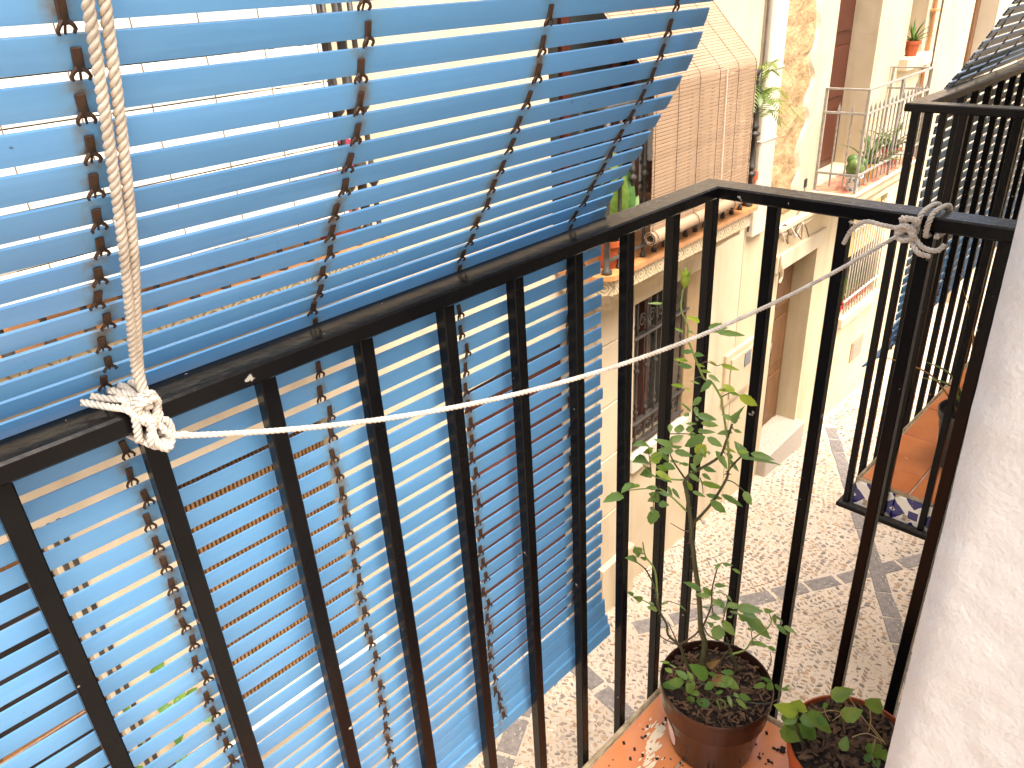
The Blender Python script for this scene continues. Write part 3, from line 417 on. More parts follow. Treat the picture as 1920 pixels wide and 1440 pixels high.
# pebbles set on edge in rows (uncountable)
mb = MB(); rows = 0
PC = [(.38, .28, .18), (.46, .35, .24), (.29, .20, .12), (.28, .24, .21), (.20, .175, .16), (.5, .42, .33), (.33, .22, .12), (.13, .115, .105)]
y = -.3
while y < 2.62:
    x = .3; rows += 1; sgn = 1 if rows % 2 else -1
    while x < 8.8:
        wv = .10*math.sin(x*2.1+.6)+.05*math.sin(x*5.3+y)
        px, py = x+random.uniform(-.006, .006), y+wv+random.uniform(-.007, .007); d = band_d(px, py)
        x += random.uniform(.030, .05)*(1+.1*(x > 5))
        if d < .085 or py > 2.45+.044*(px-3.1) or random.random() < .10+.55*max(0, noise.noise(Vector((px*1.3, py*1.3, 2)))): continue
        rnd_ = random.random() < .25+(.35 if px > 4 else 0)
        l = random.uniform(.019, .032); wd = l*random.uniform(.3, .45) if not rnd_ else l*random.uniform(.55, .8); hgt = random.uniform(.005, .011)
        a = sgn*R(58)+random.uniform(-.3, .3); ca, sa = math.cos(a), math.sin(a); z = sz(px); n0 = len(mb.v); c = random.choice(PC); g = random.uniform(.75, 1.25)*(1+.45*noise.noise(Vector((px*.9, py*.9, 7)))); c = tuple(q*g for q in c)
        for q, hh in ((1, -.004), (.68, hgt*.75)):
            for k in range(6):
                t = math.pi*k/3; u, v_ = l*math.cos(t)*q, wd*math.sin(t)*q; mb.v.append((px+u*ca-v_*sa, py+u*sa+v_*ca, z+hh-.075*(u*ca-v_*sa)))
        mb.v.append((px, py, z+hgt)); mb.c += [c]*13
        for k in range(6):
            k2 = (k+1) % 6; mb.f += [(n0+k, n0+k2, n0+6+k2, n0+6+k), (n0+6+k, n0+6+k2, n0+12)]
    y += .053
tag(part('street_pebbles', mb, MT['pebble'], street, smooth=True), kind='stuff')

# ================================================================ HOUSES ACROSS
def wall(mb, s0, s1, z0, z1, ops, th=.28):
    S = sorted({s0, s1, *[q for o in ops for q in o[:2]]}); Z = sorted({z0, z1, *[q for o in ops for q in o[2:4]]})
    ins = lambda s, z: any(o[0] < s < o[1] and o[2] < z < o[3] for o in ops)
    for a, b in zip(S, S[1:]):
        for c, d in zip(Z, Z[1:]):
            if not ins((a+b)/2, (c+d)/2): mb.add([(a,0,c),(b,0,c),(b,0,d),(a,0,d)], [(0,1,2,3)])
    for a, b, c, d in [o[:4] for o in ops]:
        mb.add([(a,0,c),(b,0,c),(b,0,d),(a,0,d),(a,th,c),(b,th,c),(b,th,d),(a,th,d)], [(0,4,5,1),(1,5,6,2),(2,6,7,3),(3,7,4,0)])
    mb.add([(s0,0,z0),(s0,0,z1),(s0,3,z1),(s0,3,z0),(s1,0,z0),(s1,0,z1),(s1,3,z1),(s1,3,z0)], [(0,3,2,1),(4,5,6,7),(1,2,6,5)])
    return mb
HZ = -3.4
def house(name, label, s):
    return thing(name, label, 'house', opp(0, 0, HZ), TH)
def hp(name, mb, mat, parent, smooth=False):            # a part of a house; meshes are written in facade coordinates
    return part(name, mb, mat, parent, (0, 0, -HZ) if parent.parent is None else (0,0,0), smooth=smooth)
def turned(h, r=.012, knobs=((.25, 2.0), (.3, 1.5), (.55, 2.2), (.6, 1.6), (.85, 1.7))):
    pr = [(r*1.7, 0), (r*1.7, .02), (r, .03)]
    for k, q in knobs: pr += [(r, h*k-.02), (r*q, h*k-.008), (r*q, h*k+.008), (r, h*k+.02)]
    return pr+[(r, h)]
def door_leaf(parent, s0, s1, z0, z1, y, mat, panels=3, name='door'):
    mb = MB(); mb.box(s0+.005, s1-.005, y, y+.05, z0, z1-.005, .004); d = hp(name, mb, mat, parent)
    for c in range(2):
        for k in range(panels):
            w = (s1-s0)/2; h = (z1-z0)/panels; a = s0+c*w+.06; b = s0+(c+1)*w-.06
            mb = MB(); mb.box(a, b, y-.014, y-.001, z0+k*h+.07, z0+(k+1)*h-.05, .01); hp('panel', mb, mat, d)
    mb = MB(); mb.tube([((s0+s1)/2-.03, y-.005, z0+.98), ((s0+s1)/2-.03, y-.05, z0+.98), ((s0+s1)/2-.03, y-.05, z0+1.08)], .009, n=8); hp('handle', mb, MT['grey_iron'], d, True)
    return d

# ---------------- house A (cream, peach-blind balcony)
HA = house('cream_house', 'cream stone house with tiled balcony and barred window behind the blue slats', 0)
opsA = [(-.87, .62, -.30, 1.75), (0, .70, -2.05, -.80), (-1.70, -.68, -3.32, -.78), (-3.4, -2.55, -1.95, -.5), (-4.7, -3.82, -1.95, -.4), (-3.6, -2.62, .36, 2.3)]
hp('wall', wall(MB(), -6.2, 1.63, -4.6, 2.9, opsA), MT['wall_a'], HA)
# upper balcony door with frames
for a, b in ((-.86, -.78), (-.62, -.55), (-.13, -.05), (.10, .18), (.54, .61)):
    mb = MB(); mb.box(a, b, .10, .16, -.29, 1.74, .006); hp('door_frame', mb, MT['wood_red'], HA)
for a, b in ((-.77, -.63), (-.54, -.14), (.19, .53)):
    mb = MB(); mb.box(a, b, .125, .14, -.28, 1.73); hp('pane', mb, MT['glass'], HA)
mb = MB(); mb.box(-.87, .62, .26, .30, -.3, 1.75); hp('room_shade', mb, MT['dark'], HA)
# lower window with red frame, panes, curtain
mb = MB(); mb.box(.02, .68, .2, .22, -2.03, -.82); hp('curtain', mb, MT['curtain'], HA)
for a, b in ((.005, .07), (.31, .40), (.63, .695)):
    mb = MB(); mb.box(a, b, .11, .165, -2.04, -.81, .006); hp('window_frame', mb, MT['wood_red'], HA)
for c, d in ((-2.045, -1.9), (-.88, -.81)):
    mb = MB(); mb.box(.005, .695, .105, .16, c, d, .006); hp('window_frame', mb, MT['wood_red'], HA)
for a, b in ((.07, .31), (.40, .63)):
    mb = MB(); mb.box(a, b, .13, .138, -1.9, -.88); hp('pane', mb, MT['glass'], HA) if a > .3 else None
mb = MB(); mb.box(-.03, .73, -.03, .02, -2.0, -1.975, .003); gr = hp('window_grille', mb, MT['paint_old'], HA)
for c in (-1.085, -1.80): mb = MB(); mb.box(-.03, .73, -.03, .02, c, c+.022, .003); hp('crossbar', mb, MT['paint_old'], gr)
for k in range(6):
    mb = MB(); mb.lathe(turned(1.18, .0095), 8, .04+k*.125, -.005, -2.0); hp('bar', mb, MT['paint_old'], gr, True)
for k in range(5):
    for c, sg in ((-.96, 1), (-1.89, -1)):
        pts = [(.1025+k*.125+sg*.045*math.cos(t)*(1-t/14), -.004, c+.055*math.sin(t)*(1-t/14)) for t in [q*.5 for q in range(20)]]
        mb = MB(); mb.tube(pts, .0055, n=6); hp('scroll', mb, MT['paint_old'], gr, True)
mb = MB(); mb.box(-.06, .78, -.06, .25, -2.2, -2.052, .012); hp('window_sill', mb, MT['white_pl'], HA)
mb = MB(); mb.box(.70, .93, -.025, .02, -2.04, -.62, .006); hp('window_jamb', mb, MT['jamb'], HA)
mb = MB(); mb.box(-.05, .95, -.035, .015, -.795, -.60, .006); hp('lintel', mb, MT['wall_a'], HA)
# stone pilaster blocks left of the window
z = -4.0
for k, h in enumerate((.62, .50, .46, .52, .44, .48, .5)):
    mb = MB(); d = .075 if k < 2 else .03; mb.box(-.47, -.03, -d, .01, z+.004, z+h-.004, .006); hp('stone_block', mb, MT['wall_a'], HA); z += h
# red-brown street door
door_leaf(HA, -1.70, -.68, -3.30, -.78, .12, MT['wood_red'], 4)
mb = MB(); mb.box(-1.74, -.64, -.14, .1, -3.5, -3.31, .01); hp('door_step', mb, MT['granite'], HA)
# bamboo-shuttered window
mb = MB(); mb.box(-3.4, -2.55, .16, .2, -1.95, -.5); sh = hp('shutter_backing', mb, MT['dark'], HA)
me = MB().box(-.0068, .0068, -.012, .012, -.7, .7, .003).mesh('bamboo_slat', MT['bamboo'])
for k in range(41): inst('bamboo_slat', me, sh, (-3.385+k*.0205, .13, -1.225))
mb = MB(); mb.box(-3.46, -2.49, -.05, .1, -2.08, -1.955, .01); hp('window_sill', mb, MT['white_pl'], HA)
# dark brown window far left
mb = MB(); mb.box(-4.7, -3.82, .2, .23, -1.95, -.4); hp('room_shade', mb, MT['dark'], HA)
for a, b in ((-4.7, -4.62), (-4.3, -4.22), (-3.90, -3.83)):
    mb = MB(); mb.box(a, b, .08, .14, -1.94, -.41, .005); hp('window_frame', mb, MT['wood_brown'], HA)
for k in range(6):
    mb = MB(); mb.box(-4.65, -3.86, .07, .1, -1.9+k*.27, -1.87+k*.27, .004); hp('window_bar', mb, MT['wood_brown'], HA)
for s in (-3.80, -3.765):
    mb = MB(); mb.box(s, s+.018, -.02, .0, -1.95, -.4, .003); hp('shutter_bar', mb, MT['paint_old'], HA)
mb = MB(); mb.box(-4.75, -3.74, -.09, .1, -2.06, -1.953, .01); hp('window_sill', mb, MT['terra_edge'], HA)
# peach balcony slab, frieze tiles, railing
mb = MB()
def slab_poly(mb, s0, s1, dep, ch, z0, z1):
    P = [(s0, .0), (s0, -dep+ch), (s0+ch, -dep), (s1-ch*.3, -dep), (s1, -dep+ch*.3), (s1, .0)]; n = len(P)
    mb.add([(x, y, z0) for x, y in P]+[(x, y, z1) for x, y in P], [tuple(range(n)), tuple(range(2*n-1, n-1, -1))]+[(i, n+i, n+(i+1) % n, (i+1) % n) for i in range(n)])
slab_poly(mb, -.84, 1.0, .35, .08, -.43, -.315); bs_ = hp('balcony_slab', mb, MT['wall_a'], HA)
mb = MB(); slab_poly(mb, -.87, 1.03, .385, .08, -.315, -.285); hp('slab_edge', mb, MT['terra_edge'], bs_)
mb = MB(); slab_poly(mb, -.79, .95, .30, .08, -.49, -.43); hp('slab_moulding', mb, MT['wall_a'], bs_)
mb = MB(); slab_poly(mb, -.72, .88, .22, .06, -.55, -.49); hp('slab_moulding', mb, MT['wall_a'], bs_)
me = MB().box(-.054, .054, -.006, .006, -.048, .048, .002).mesh('frieze_tile', MT['frieze'])
for k in range(15): inst('frieze_tile', me, bs_, (-.70+k*.11, -.355, -.371))
inst('frieze_tile', me, bs_, (-.80, -.315, -.371), (0, 0, R(-45)))
for sv_ in (-.55, .15, .75):
    mb = MB(); mb.box(sv_-.03, sv_+.03, -.2, -.01, -.62, -.55, .01); hp('bracket', mb, MT['wall_a'], bs_)
mb = MB(); mb.box(-.80, .98, -.34, -.31, .62, .645, .004); mb.box(-.80, -.77, -.31, -.0, .62, .645, .004); mb.box(.95, .98, -.31, -.0, .62, .645, .004); mb.box(-.80, .98, -.335, -.315, -.22, -.2, .003)
rl = hp('balcony_railing', mb, MT['paint_old'], HA)
bar = MB().lathe(turned(.92, .0105), 8).mesh('baluster', MT['paint_old'], True)
bar2 = MB().lathe(turned(.92, .019), 10).mesh('baluster', MT['paint_old'], True)
for k in range(15): inst('baluster', bar2 if k in (0, 14) else bar, rl, (-.785+k*.125, -.325, -.285))
inst('baluster', bar, rl, (.965, -.2, -.285)); inst('baluster', bar, rl, (.965, -.1, -.285)); inst('baluster', bar, rl, (-.785, -.15, -.285))
# left balcony of house A, seen through the slats
mb = MB(); slab_poly(mb, -4.4, -2.36, .40, .05, .23, .34); bs2 = hp('balcony_slab', mb, MT['wall_a'], HA)
for k in range(18): inst('frieze_tile', me, bs2, (-4.28+k*.11, -.405, .287))
mb = MB(); slab_poly(mb, -4.42, -2.34, .43, .05, .34, .365); hp('slab_edge', mb, MT['terra_edge'], bs2)
mb = MB(); mb.box(-4.38, -2.38, -.385, -.355, 1.24, 1.265, .004); mb.box(-2.41, -2.38, -.355, 0, 1.24, 1.265, .004); rl2 = hp('balcony_railing', mb, MT['paint_old'], HA)
for k in range(18): inst('baluster', bar, rl2, (-4.36+k*.115, -.37, .365))
for k in range(3): inst('baluster', bar2, rl2, (-2.395, -.28+k*.1, .365))
mb = MB(); mb.box(-3.6, -2.62, .15, .2, .36, 2.3); hp('pane', mb, MT['glass'], HA)

# ---------------- house B
HB = house('pale_house', 'pale cream house with bare ochre stone patch, grey balcony and brown street door', 0)
opsB = [(2.42, 3.30, -3.32, -1.28), (4.22, 5.26, -2.35, -1.15), (3.07, 4.12, -.62, 1.8), (5.0, 5.55, .33, 1.9)]
hp('wall', wall(MB(), 1.64, 7.1, -4.9, 2.9, opsB), MT['wall_b'], HB)
mb = MB(); mb.box(1.66, 1.925, -.06, .01, -.75, 2.88, .01); hp('pilaster', mb, MT['white_pl'], HB)
for c in (.02, .55, 1.1): mb = MB(); mb.box(1.652, 1.933, -.068, .0, c, c+.012, .003); hp('pilaster_joint', mb, MT['white_pl'], HB)
mb = MB(); mb.tube([(1.645, -.02, -.7), (1.642, -.025, .4), (1.648, -.02, 2.8)], .008, n=6); hp('wall_cable', mb, MT['cord'], HB, True)
# bare stone patch: rough relief with a ragged edge
def stone_edge(z): return 2.52+.06*math.sin(z*6)+.05*math.sin(z*17+1)+.03*noise.noise(Vector((z*9, 0, 0)))+(.1 if z > .6 else 0)
mb = MB()
def stf(a, b):
    z = -.72+3.5*b; e = stone_edge(z); s = 1.93+(e-1.93)*a; p = Vector((s*7, z*7, 0))
    r = noise.fractal(p, 1, 2, 5)*.018-.012; 
    if a in (0, 1) or b in (0, 1): r = .004
    return (s, r-.006, z)
mb.grid(stf, 26, 130); hp('bare_stone', mb, MT['ochre'], HB, True)
# white plaster flap edge right of it (proud)
mb = MB()
def plf(a, b):
    z = -.72+3.5*b; e = stone_edge(z); s = e+(3.05-e)*a; return (s, -.022 if 0 < a < 1 else -.0, z)
mb.grid(plf, 8, 130); hp('plaster_coat', mb, MT['wall_c'], HB)
# street door, step, lintel moulding
door_leaf(HB, 2.42, 3.30, -3.30, -1.29, .22, MT['wood_brown'], 3)
mb = MB(); mb.box(2.40, 3.36, -.10, .22, -3.75, -3.305, .012); hp('door_step', mb, MT['granite'], HB)
mb = MB(); mb.box(2.30, 3.42, -.03, .01, -1.27, -1.10, .008); hp('lintel', mb, MT['wall_c'], HB)
mb = MB(); mb.box(2.2, 3.9, -.07, .01, -.86, -.80, .012); mb.box(2.2, 3.9, -.045, .01, -.92, -.86, .01); hp('cornice', mb, MT['wall_c'], HB)
for k in range(3):
    pts = [(2.05+.14*k+.05*math.sin(t*1.3+k), -.05-.015*math.sin(t*2), -.82-.05*k+.07*math.cos(t*1.7+k)-.03*t/3) for t in [q*.6 for q in range(14)]]
    pts = [(p[0]+q*.045, p[1], p[2]) for q, p in enumerate(pts)]
    mb = MB(); mb.tube(smoothpath(pts, 3), .010 if k == 1 else .006, n=6); hp('wall_cable', mb, MT['cord_w'] if k == 1 else MT['cord'], HB, True)
mb = MB(); mb.tube(smoothpath([(2.36, -.04, -1.1), (2.33, -.06, -1.2), (2.37, -.05, -1.3), (2.34, -.05, -1.36)], 4), .02, .012, 7); hp('wall_bracket', mb, MT['wall_c'], HB, True)
# meter box and vent
mb = MB(); mb.box(1.44, 1.98, -.03, .01, -2.29, -1.77, .008); bx = hp('meter_box', mb, MT['box'], HB)
mb = MB(); mb.box(1.52, 1.93, -.045, -.031, -2.24, -1.83, .008); hp('meter_door', mb, MT['box'], bx)
mb = MB(); mb.box(1.76, 1.88, -.052, -.046, -2.0, -1.86, .003); hp('meter_window', mb, MT['slate'], bx)
mb = MB(); mb.box(4.84, 5.22, -.015, .01, -3.2, -2.93, .004); vt = hp('wall_vent', mb, MT['jamb'], HB)
for k in range(6): mb = MB(); mb.box(4.87, 5.19, -.022, -.016, -3.17+k*.04, -3.15+k*.04, .002); hp('vent_slat', mb, MT['grey_iron'], vt)
# window with white bars and a cream shade
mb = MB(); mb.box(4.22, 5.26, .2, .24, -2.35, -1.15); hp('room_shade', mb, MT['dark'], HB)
mb = MB(); mb.box(4.24, 5.24, .06, .075, -1.72, -1.16); hp('window_shade', mb, MT['yblind'], HB)
mb = MB(); mb.box(4.2, 5.28, -.05, -.03, -2.18, -2.155, .003); gr = hp('window_grille', mb, MT['white_iron'], HB)
mb = MB(); mb.box(4.2, 5.28, -.05, -.03, -1.35, -1.33, .003); hp('crossbar', mb, MT['white_iron'], gr)
me2 = MB().lathe([(.008, 0), (.008, 1.15)], 6).mesh('bar', MT['white_iron'], True)
for k in range(13): inst('bar', me2, gr, (4.24+k*.084, -.04, -2.33))
mb = MB(); mb.box(4.14, 5.34, -.08, .2, -2.47, -2.353, .01); hp('window_sill', mb, MT['wall_c'], HB)
# pot window
mb = MB(); mb.box(5.0, 5.55, .22, .26, .33, 1.9); hp('room_shade', mb, MT['wood_brown'], HB)
mb = MB(); mb.box(4.86, 5.66, -.10, .2, .20, .328, .012); hp('window_sill', mb, MT['wall_a'], HB)
mb = MB(); mb.tube([(5.68, -.03, -.6), (5.68, -.03, 2.8)], .022, n=8); pp = hp('wall_pipe', mb, MT['copper'], HB, True)
for c in (.28, .72, 1.2): mb = MB(); mb.box(5.62, 5.75, -.06, .0, c, c+.03, .004); hp('pipe_clip', mb, MT['copper'], pp)
mb = MB(); mb.tube([(6.02, -.012, -.9), (6.0, -.012, .6), (6.03, -.012, 2.8)], .009, n=6); hp('wall_cable', mb, MT['cord'], HB, True)
# balcony door and grey balcony
door_leaf(HB, 3.07, 4.12, -.61, 1.79, .25, MT['wood_red'], 4)
mb = MB(); mb.box(2.9, 4.72, -.41, .0, -.74, -.645, .012); bs3 = hp('balcony_slab', mb, MT['wall_b'], HB)
mb = MB(); mb.box(2.88, 4.74, -.43, .0, -.645, -.625, .006); hp('slab_edge', mb, MT['wall_c'], bs3)
mb = MB(); mb.box(3.0, 4.6, -.30, .0, -.86, -.74, .02); hp('slab_moulding', mb, MT['wall_b'], bs3)
for i in range(9):
    for j in range(2): mb = MB(); mb.box(2.915+i*.198, 3.105+i*.198, -.395+j*.198, -.205+j*.198, -.625, -.619, .002); hp('floor_tile', mb, MT['pinkfloor'], bs3)
mb = MB()
for z, t in ((.27, .008), (.07, .01), (-.46, .01)):
    mb.box(2.93, 4.66, -.41, -.385, z-t, z+t, .002); mb.box(2.93, 2.955, -.385, 0, z-t, z+t, .002); mb.box(4.635, 4.66, -.385, 0, z-t, z+t, .002)
rl3 = hp('balcony_railing', mb, MT['grey_iron'], HB)
post = MB().box(-.011, .011, -.011, .011, -.62, .26, .002).mesh('post', MT['grey_iron'])
for s, d in ((2.943, -.397), (4.647, -.397), (2.943, -.03), (4.647, -.03), (3.8, -.397)): inst('post', post, rl3, (s, d, 0))
mb = MB()
tw = [(-.006, -.006), (.006, -.006), (.006, .006), (-.006, .006)]
vs_ = []; n = 40
for i in range(n+1):
    z = -.58+.74*i/n; t = (max(0, min(1, (i-8)/24)))*math.pi*4; sc = .25 if i >= n-1 else (1.5 if i in (n-4, n-3) else 1)
    vs_ += [((a*math.cos(t)-b*math.sin(t))*sc, (a*math.sin(t)+b*math.cos(t))*sc, z) for a, b in tw]
mb.add(vs_, [(4*i+k, 4*i+(k+1) % 4, 4*i+4+(k+1) % 4, 4*i+4+k) for i in range(n) for k in range(4)]+[(3, 2, 1, 0), (4*n, 4*n+1, 4*n+2, 4*n+3)])
tb = mb.mesh('twisted_bar', MT['grey_iron'])
for k in range(15): inst('twisted_bar', tb, rl3, (3.05+k*.107, -.397, 0))
for d in (-.28, -.16): inst('twisted_bar', tb, rl3, (2.943, d, 0)); inst('twisted_bar', tb, rl3, (4.647, d, 0))
mb = MB(); mb.box(2.70, 2.76, -.03, .0, -.56, -.48, .006); hp('wall_socket', mb, MT['blackbox'], HB)
mb = MB(); mb.tube(smoothpath([(2.73, -.02, -.56), (2.74, -.03, -.7), (2.6, -.03, -.78)], 5), .005, n=5); hp('wall_cable', mb, MT['cord'], HB, True)

# ---------------- house C (far end)
HC = house('white_house', 'white house at the far end with brown framed opening', 0)
hp('wall', wall(MB(), 7.11, 26, -7, 2.9, [(7.5, 8.6, -.6, 1.7), (10.5, 11.6, -.6, 1.7), (9, 10, -4.2, -2)]), MT['wall_c'], HC)
door_leaf(HC, 7.5, 8.6, -.59, 1.69, .22, MT['wood_brown'], 3); door_leaf(HC, 10.5, 11.6, -.59, 1.69, .22, MT['wood_brown'], 3); door_leaf(HC, 9, 10, -4.2, -2.01, .2, MT['wood_brown'], 3)
mb = MB(); mb.box(7.40, 7.5, -.03, .02, -.7, 1.8, .008); hp('door_jamb', mb, MT['wood_brown'], HC)

# ---------------- this side of the street: the house the balconies belong to
ownwall = thing('house_wall', 'rough white plaster door pier at the right edge of the photo', 'wall', (0, -.475, -3.4))
XR, YW = -.44, -.475
mb = MB()
def pierf(a, b):
    y = YW-.42*(1-a); z = -.4+2.4*b
    d = noise.fractal(Vector((y*40, z*40, 3)), 1, 2, 4)*.0016+noise.noise(Vector((y*7, z*7, 8)))*.0016
    rr = .010*max(0, (a-.94)/.06)**2
    return (-.419-.048*z-d+rr, y, z)
mb.grid(pierf, 60, 300); n0 = len(mb.v)
def pierg(a, b):
    z = -.4+2.4*b; p = pierf(1, b); return (p[0]+(.93-p[0])*a, YW+.0*a, z)
mb.grid(pierg, 30, 300)
mb.box(XR+.09, .93, YW-.42, YW-.001, -4.6, -.4)
mb.add([(-.38, YW-.42, -.41), (.93, YW-.42, -.41), (.93, YW-.003, -.41), (-.38, YW-.003, -.41), (-.49, YW-.42, 2.0), (.93, YW-.42, 2.0), (.93, YW-.003, 2.0), (-.49, YW-.003, 2.0)], [(0, 1, 2, 3)[::-1], (4, 5, 6, 7), (0, 1, 5, 4), (1, 2, 6, 5)])
part('pier', mb, MT['pier'], ownwall, (0, .475, 3.4), smooth=.9)
mb = MB(); mb.box(1.95, 6.5, YW-.3, YW, -5, 2.0); part('wall', mb, MT['wall_c'], ownwall, (0, .475, 3.4))
mb = MB(); mb.box(-5, XR, YW-.3, YW, -4.6, -.13); mb.box(.93, 1.95, YW-.3, YW, -4.6, -.15); part('lower_wall', mb, MT['wall_c'], ownwall, (0, .475, 3.4))
mb = MB(); mb.box(.93, 1.95, YW-.2, YW-.15, -.13, 2.0); part('neighbour_door', mb, MT['wall_c'], ownwall, (0, .475, 3.4))  # unseen door, made pale to bounce light onto the next balcony
# ================================================================ BALCONIES
def balcony_floor(x0, x1, y0, y1, ztop, xj, yj, name, edge):
    """slab with its own tiles; x1 / y1 or x0 are free edges"""
    mb = MB(); mb.box(x0, x1, y0, y1, ztop-.10, ztop-.012, .004); fl = tag(part(name, mb, MT['slab']), kind='structure')
    mb = MB(); mb.box(x0+.008, x1-.008, y0, y1-.008, ztop-.0121, ztop-.004); part('grout_bed', mb, MT['grout'], fl)
    for a, b in zip(xj, xj[1:]):
        for c, d in zip(yj, yj[1:]):
            mb = MB(); mb.box(a+.0022, b-.0022, c+.0022, d-.0022, ztop-.0115, ztop-random.uniform(0, .0012), .0018); part('floor_tile', mb, MT['terra'], fl)
    return fl
def crust(fl, pts, wd, z, name='mortar_edge'):
    mb = MB(); n = 60; P = []
    for (a, b) in zip(pts, pts[1:]):
        for i in range(n):
            t = i/n; P.append((a[0]+(b[0]-a[0])*t, a[1]+(b[1]-a[1])*t))
    P.append(pts[-1]); prof = ((0, -.02), (0, -.003), (.3, .002), (.75, .0012), (1, -.012))
    vs = []; m = len(prof)
    for i, (x, y) in enumerate(P):
        q = P[min(i+1, len(P)-1)]; p = P[max(i-1, 0)]; tx, ty = q[0]-p[0], q[1]-p[1]; l = math.hypot(tx, ty); nx, ny = -ty/l, tx/l
        for k, (u, h) in enumerate(prof):
            w_ = wd*(.75+.6*noise.noise(Vector((i*.23, k*3, wd*50)))); hh = h+.0022*noise.noise(Vector((i*.5, k*1.7, 4)))
            vs.append((x+nx*w_*u, y+ny*w_*u, z+hh))
    mb.add(vs, [(i*m+k, i*m+k+1, (i+1)*m+k+1, (i+1)*m+k) for i in range(len(P)-1) for k in range(m-1)])
    part(name, mb, MT['crust'], fl, smooth=True)
fl1 = balcony_floor(-1.75, -.002, -.475, .004, 0, [-1.74, -1.56, -1.25, -.94, -.63, -.32, -.010], [-.475, -.318, -.118, -.004], 'balcony_floor', 1)
crust(fl1, [(-1.6, .006), (-.0, .006)], -.013, .0); crust(fl1, [(.001, .006), (.001, -.47)], -.011, .0)
fl2 = balcony_floor(.888, 2.55, -.475, .02, -.02, [.896, 1.0, 1.2, 1.4, 1.6, 1.8, 2.0, 2.2, 2.4, 2.54], [-.475, -.315, -.115, .012], 'neighbour_balcony_floor', 1)
crust(fl2, [(.8855, -.41), (.8855, .022)], -.012, -.02); crust(fl2, [(.886, .022), (2.5, .022)], -.012, -.02)
me = MB().box(-.004, .004, -.052, .052, -.045, .045, .0015).mesh('star_tile', MT['azulejo'])
for k in range(4): inst('star_tile', me, fl2, (.8835, -.034-k*.1055, -.072))
mb = MB(); mb.box(.8845, .8875, -.41, .018, -.135, -.119); part('slab_lip', mb, MT['crust'], fl2)

def railing(name, label, side, x_in, y_in, xs, ys, xend, yend, off, rot=0):
    """flat bar on square bars, corner at (0,0) local = inner corner for side=+1, or mirrored; built in local coords"""
    root = thing(name, label, 'railing', off, rot)
    zt, zb, rw, w = .968, .95, .04, .0158
    def rail(z0, z1, a, nm='handrail'):
        for kind in (0, 1):
            c = .0022
            prof = [(0, z0+c), (c, z0), (rw-c, z0), (rw, z0+c), (rw, z1-c), (rw-c, z1), (c, z1), (0, z1-c)]
            vs = []
            for e in (0, 1):
                for d, z in prof:
                    if kind == 0: vs.append(((d*side if e else xend), d, z))
                    else: vs.append((d*side, (d-.0004 if e else yend), z))
            n = 8; mb = MB(); mb.add(vs, [(k, (k+1) % n, n+(k+1) % n, n+k) for k in range(n)]+[tuple(range(n))[::-1], tuple(range(n, 2*n))])
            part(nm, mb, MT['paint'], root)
    rail(zb, zt, 0); rail(-.116, -.101, 0, 'bottom_rail')
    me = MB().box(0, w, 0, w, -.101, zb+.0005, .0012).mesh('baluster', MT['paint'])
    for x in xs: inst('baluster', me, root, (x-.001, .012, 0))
    for y in ys: inst('baluster', me, root, (.012 if side > 0 else -.028, y, 0))
    return root
railing('balcony_railing', 'near black railing that the rope is tied to, in front of the potted rose', 1, 0, 0,
        [-.0906-.10806*k for k in range(15)]+[.013], [-.088, -.191, -.296, -.382], -1.75, -.474, (0, 0, 0))
railing('balcony_railing', 'black railing of the next balcony beyond the side rail, at the right', -1, 0, 0,
        [.013+.045+.108*k for k in range(14)]+[-.027], [-.085-.103*k for k in range(3)]+[-.38], 1.62, -.474, (.897, .014, 0))

# ================================================================ BLUE BLINDS
def slat_mesh(name, L, h, t, mat):
    mb = MB(); H = [-h/2, -h/2+.0015, -.0042, -.0028, .0028, .0042, h/2-.0015, h/2]; T = [-t/2, -t/2+.0006, t/2-.0006, t/2]; dp = .03
    hole = {(1, 1), (3, 1), (5, 1)}
    cv = lambda z: -.0004*(1-(2*z/h)**2)                      # slightly bowed face
    P = lambda x, y, z: (x, y+cv(z), z)
    for x, d in ((0, -1), (-L, 1)):
        for i in range(7):
            for j in range(3):
                q = [P(x, T[j], H[i]), P(x, T[j+1], H[i]), P(x, T[j+1], H[i+1]), P(x, T[j], H[i+1])]
                if (i, j) in hole:
                    b = [(p[0]+d*dp, p[1], p[2]) for p in q]; mb.add(q+b, [(0, 4, 5, 1), (1, 5, 6, 2), (2, 6, 7, 3), (3, 7, 4, 0), (4, 5, 6, 7)])
                else: mb.add(q, [(0, 1, 2, 3) if d < 0 else (3, 2, 1, 0)])
    ring = [(T[0], H[k]) for k in range(8)]+[(T[3], H[k]) for k in range(7, -1, -1)]; n = len(ring)
    mb.add([P(x, y, z) for x in (0, -L) for y, z in ring], [(k, (k+1) % n, n+(k+1) % n, n+k)[::-1] for k in range(n)])
    return mb.mesh(name, mat)
def clip_mesh():
    mb = MB(); mb.box(-.0028, .0028, -.0038, -.0020, -.0100, .0034, .0006)
    for s in (-1, 1): mb.tube([(s*.0012, -.0034, -.0075), (s*.0038, -.004, -.0098), (s*.0048, -.0038, -.0120), (s*.0040, -.003, -.0145)], .0014, .0010, 5)
    mb.tube([(0, -.003, -.010), (.0003, -.001, -.0150)], .0008, n=5)
    return mb.mesh('clip', MT['rust'])
CLIP = clip_mesh()
def path_pts(prof, pitch, start):
    out = []; d = start; acc = 0
    for (y0, z0), (y1, z1) in zip(prof, prof[1:]):
        l = math.hypot(y1-y0, z1-z0)
        while d <= acc+l:
            t = (d-acc)/l; out.append((y0+(y1-y0)*t, z0+(z1-z0)*t, math.atan2(-(y1-y0), z1-z0))); d += pitch
        acc += l
    return out
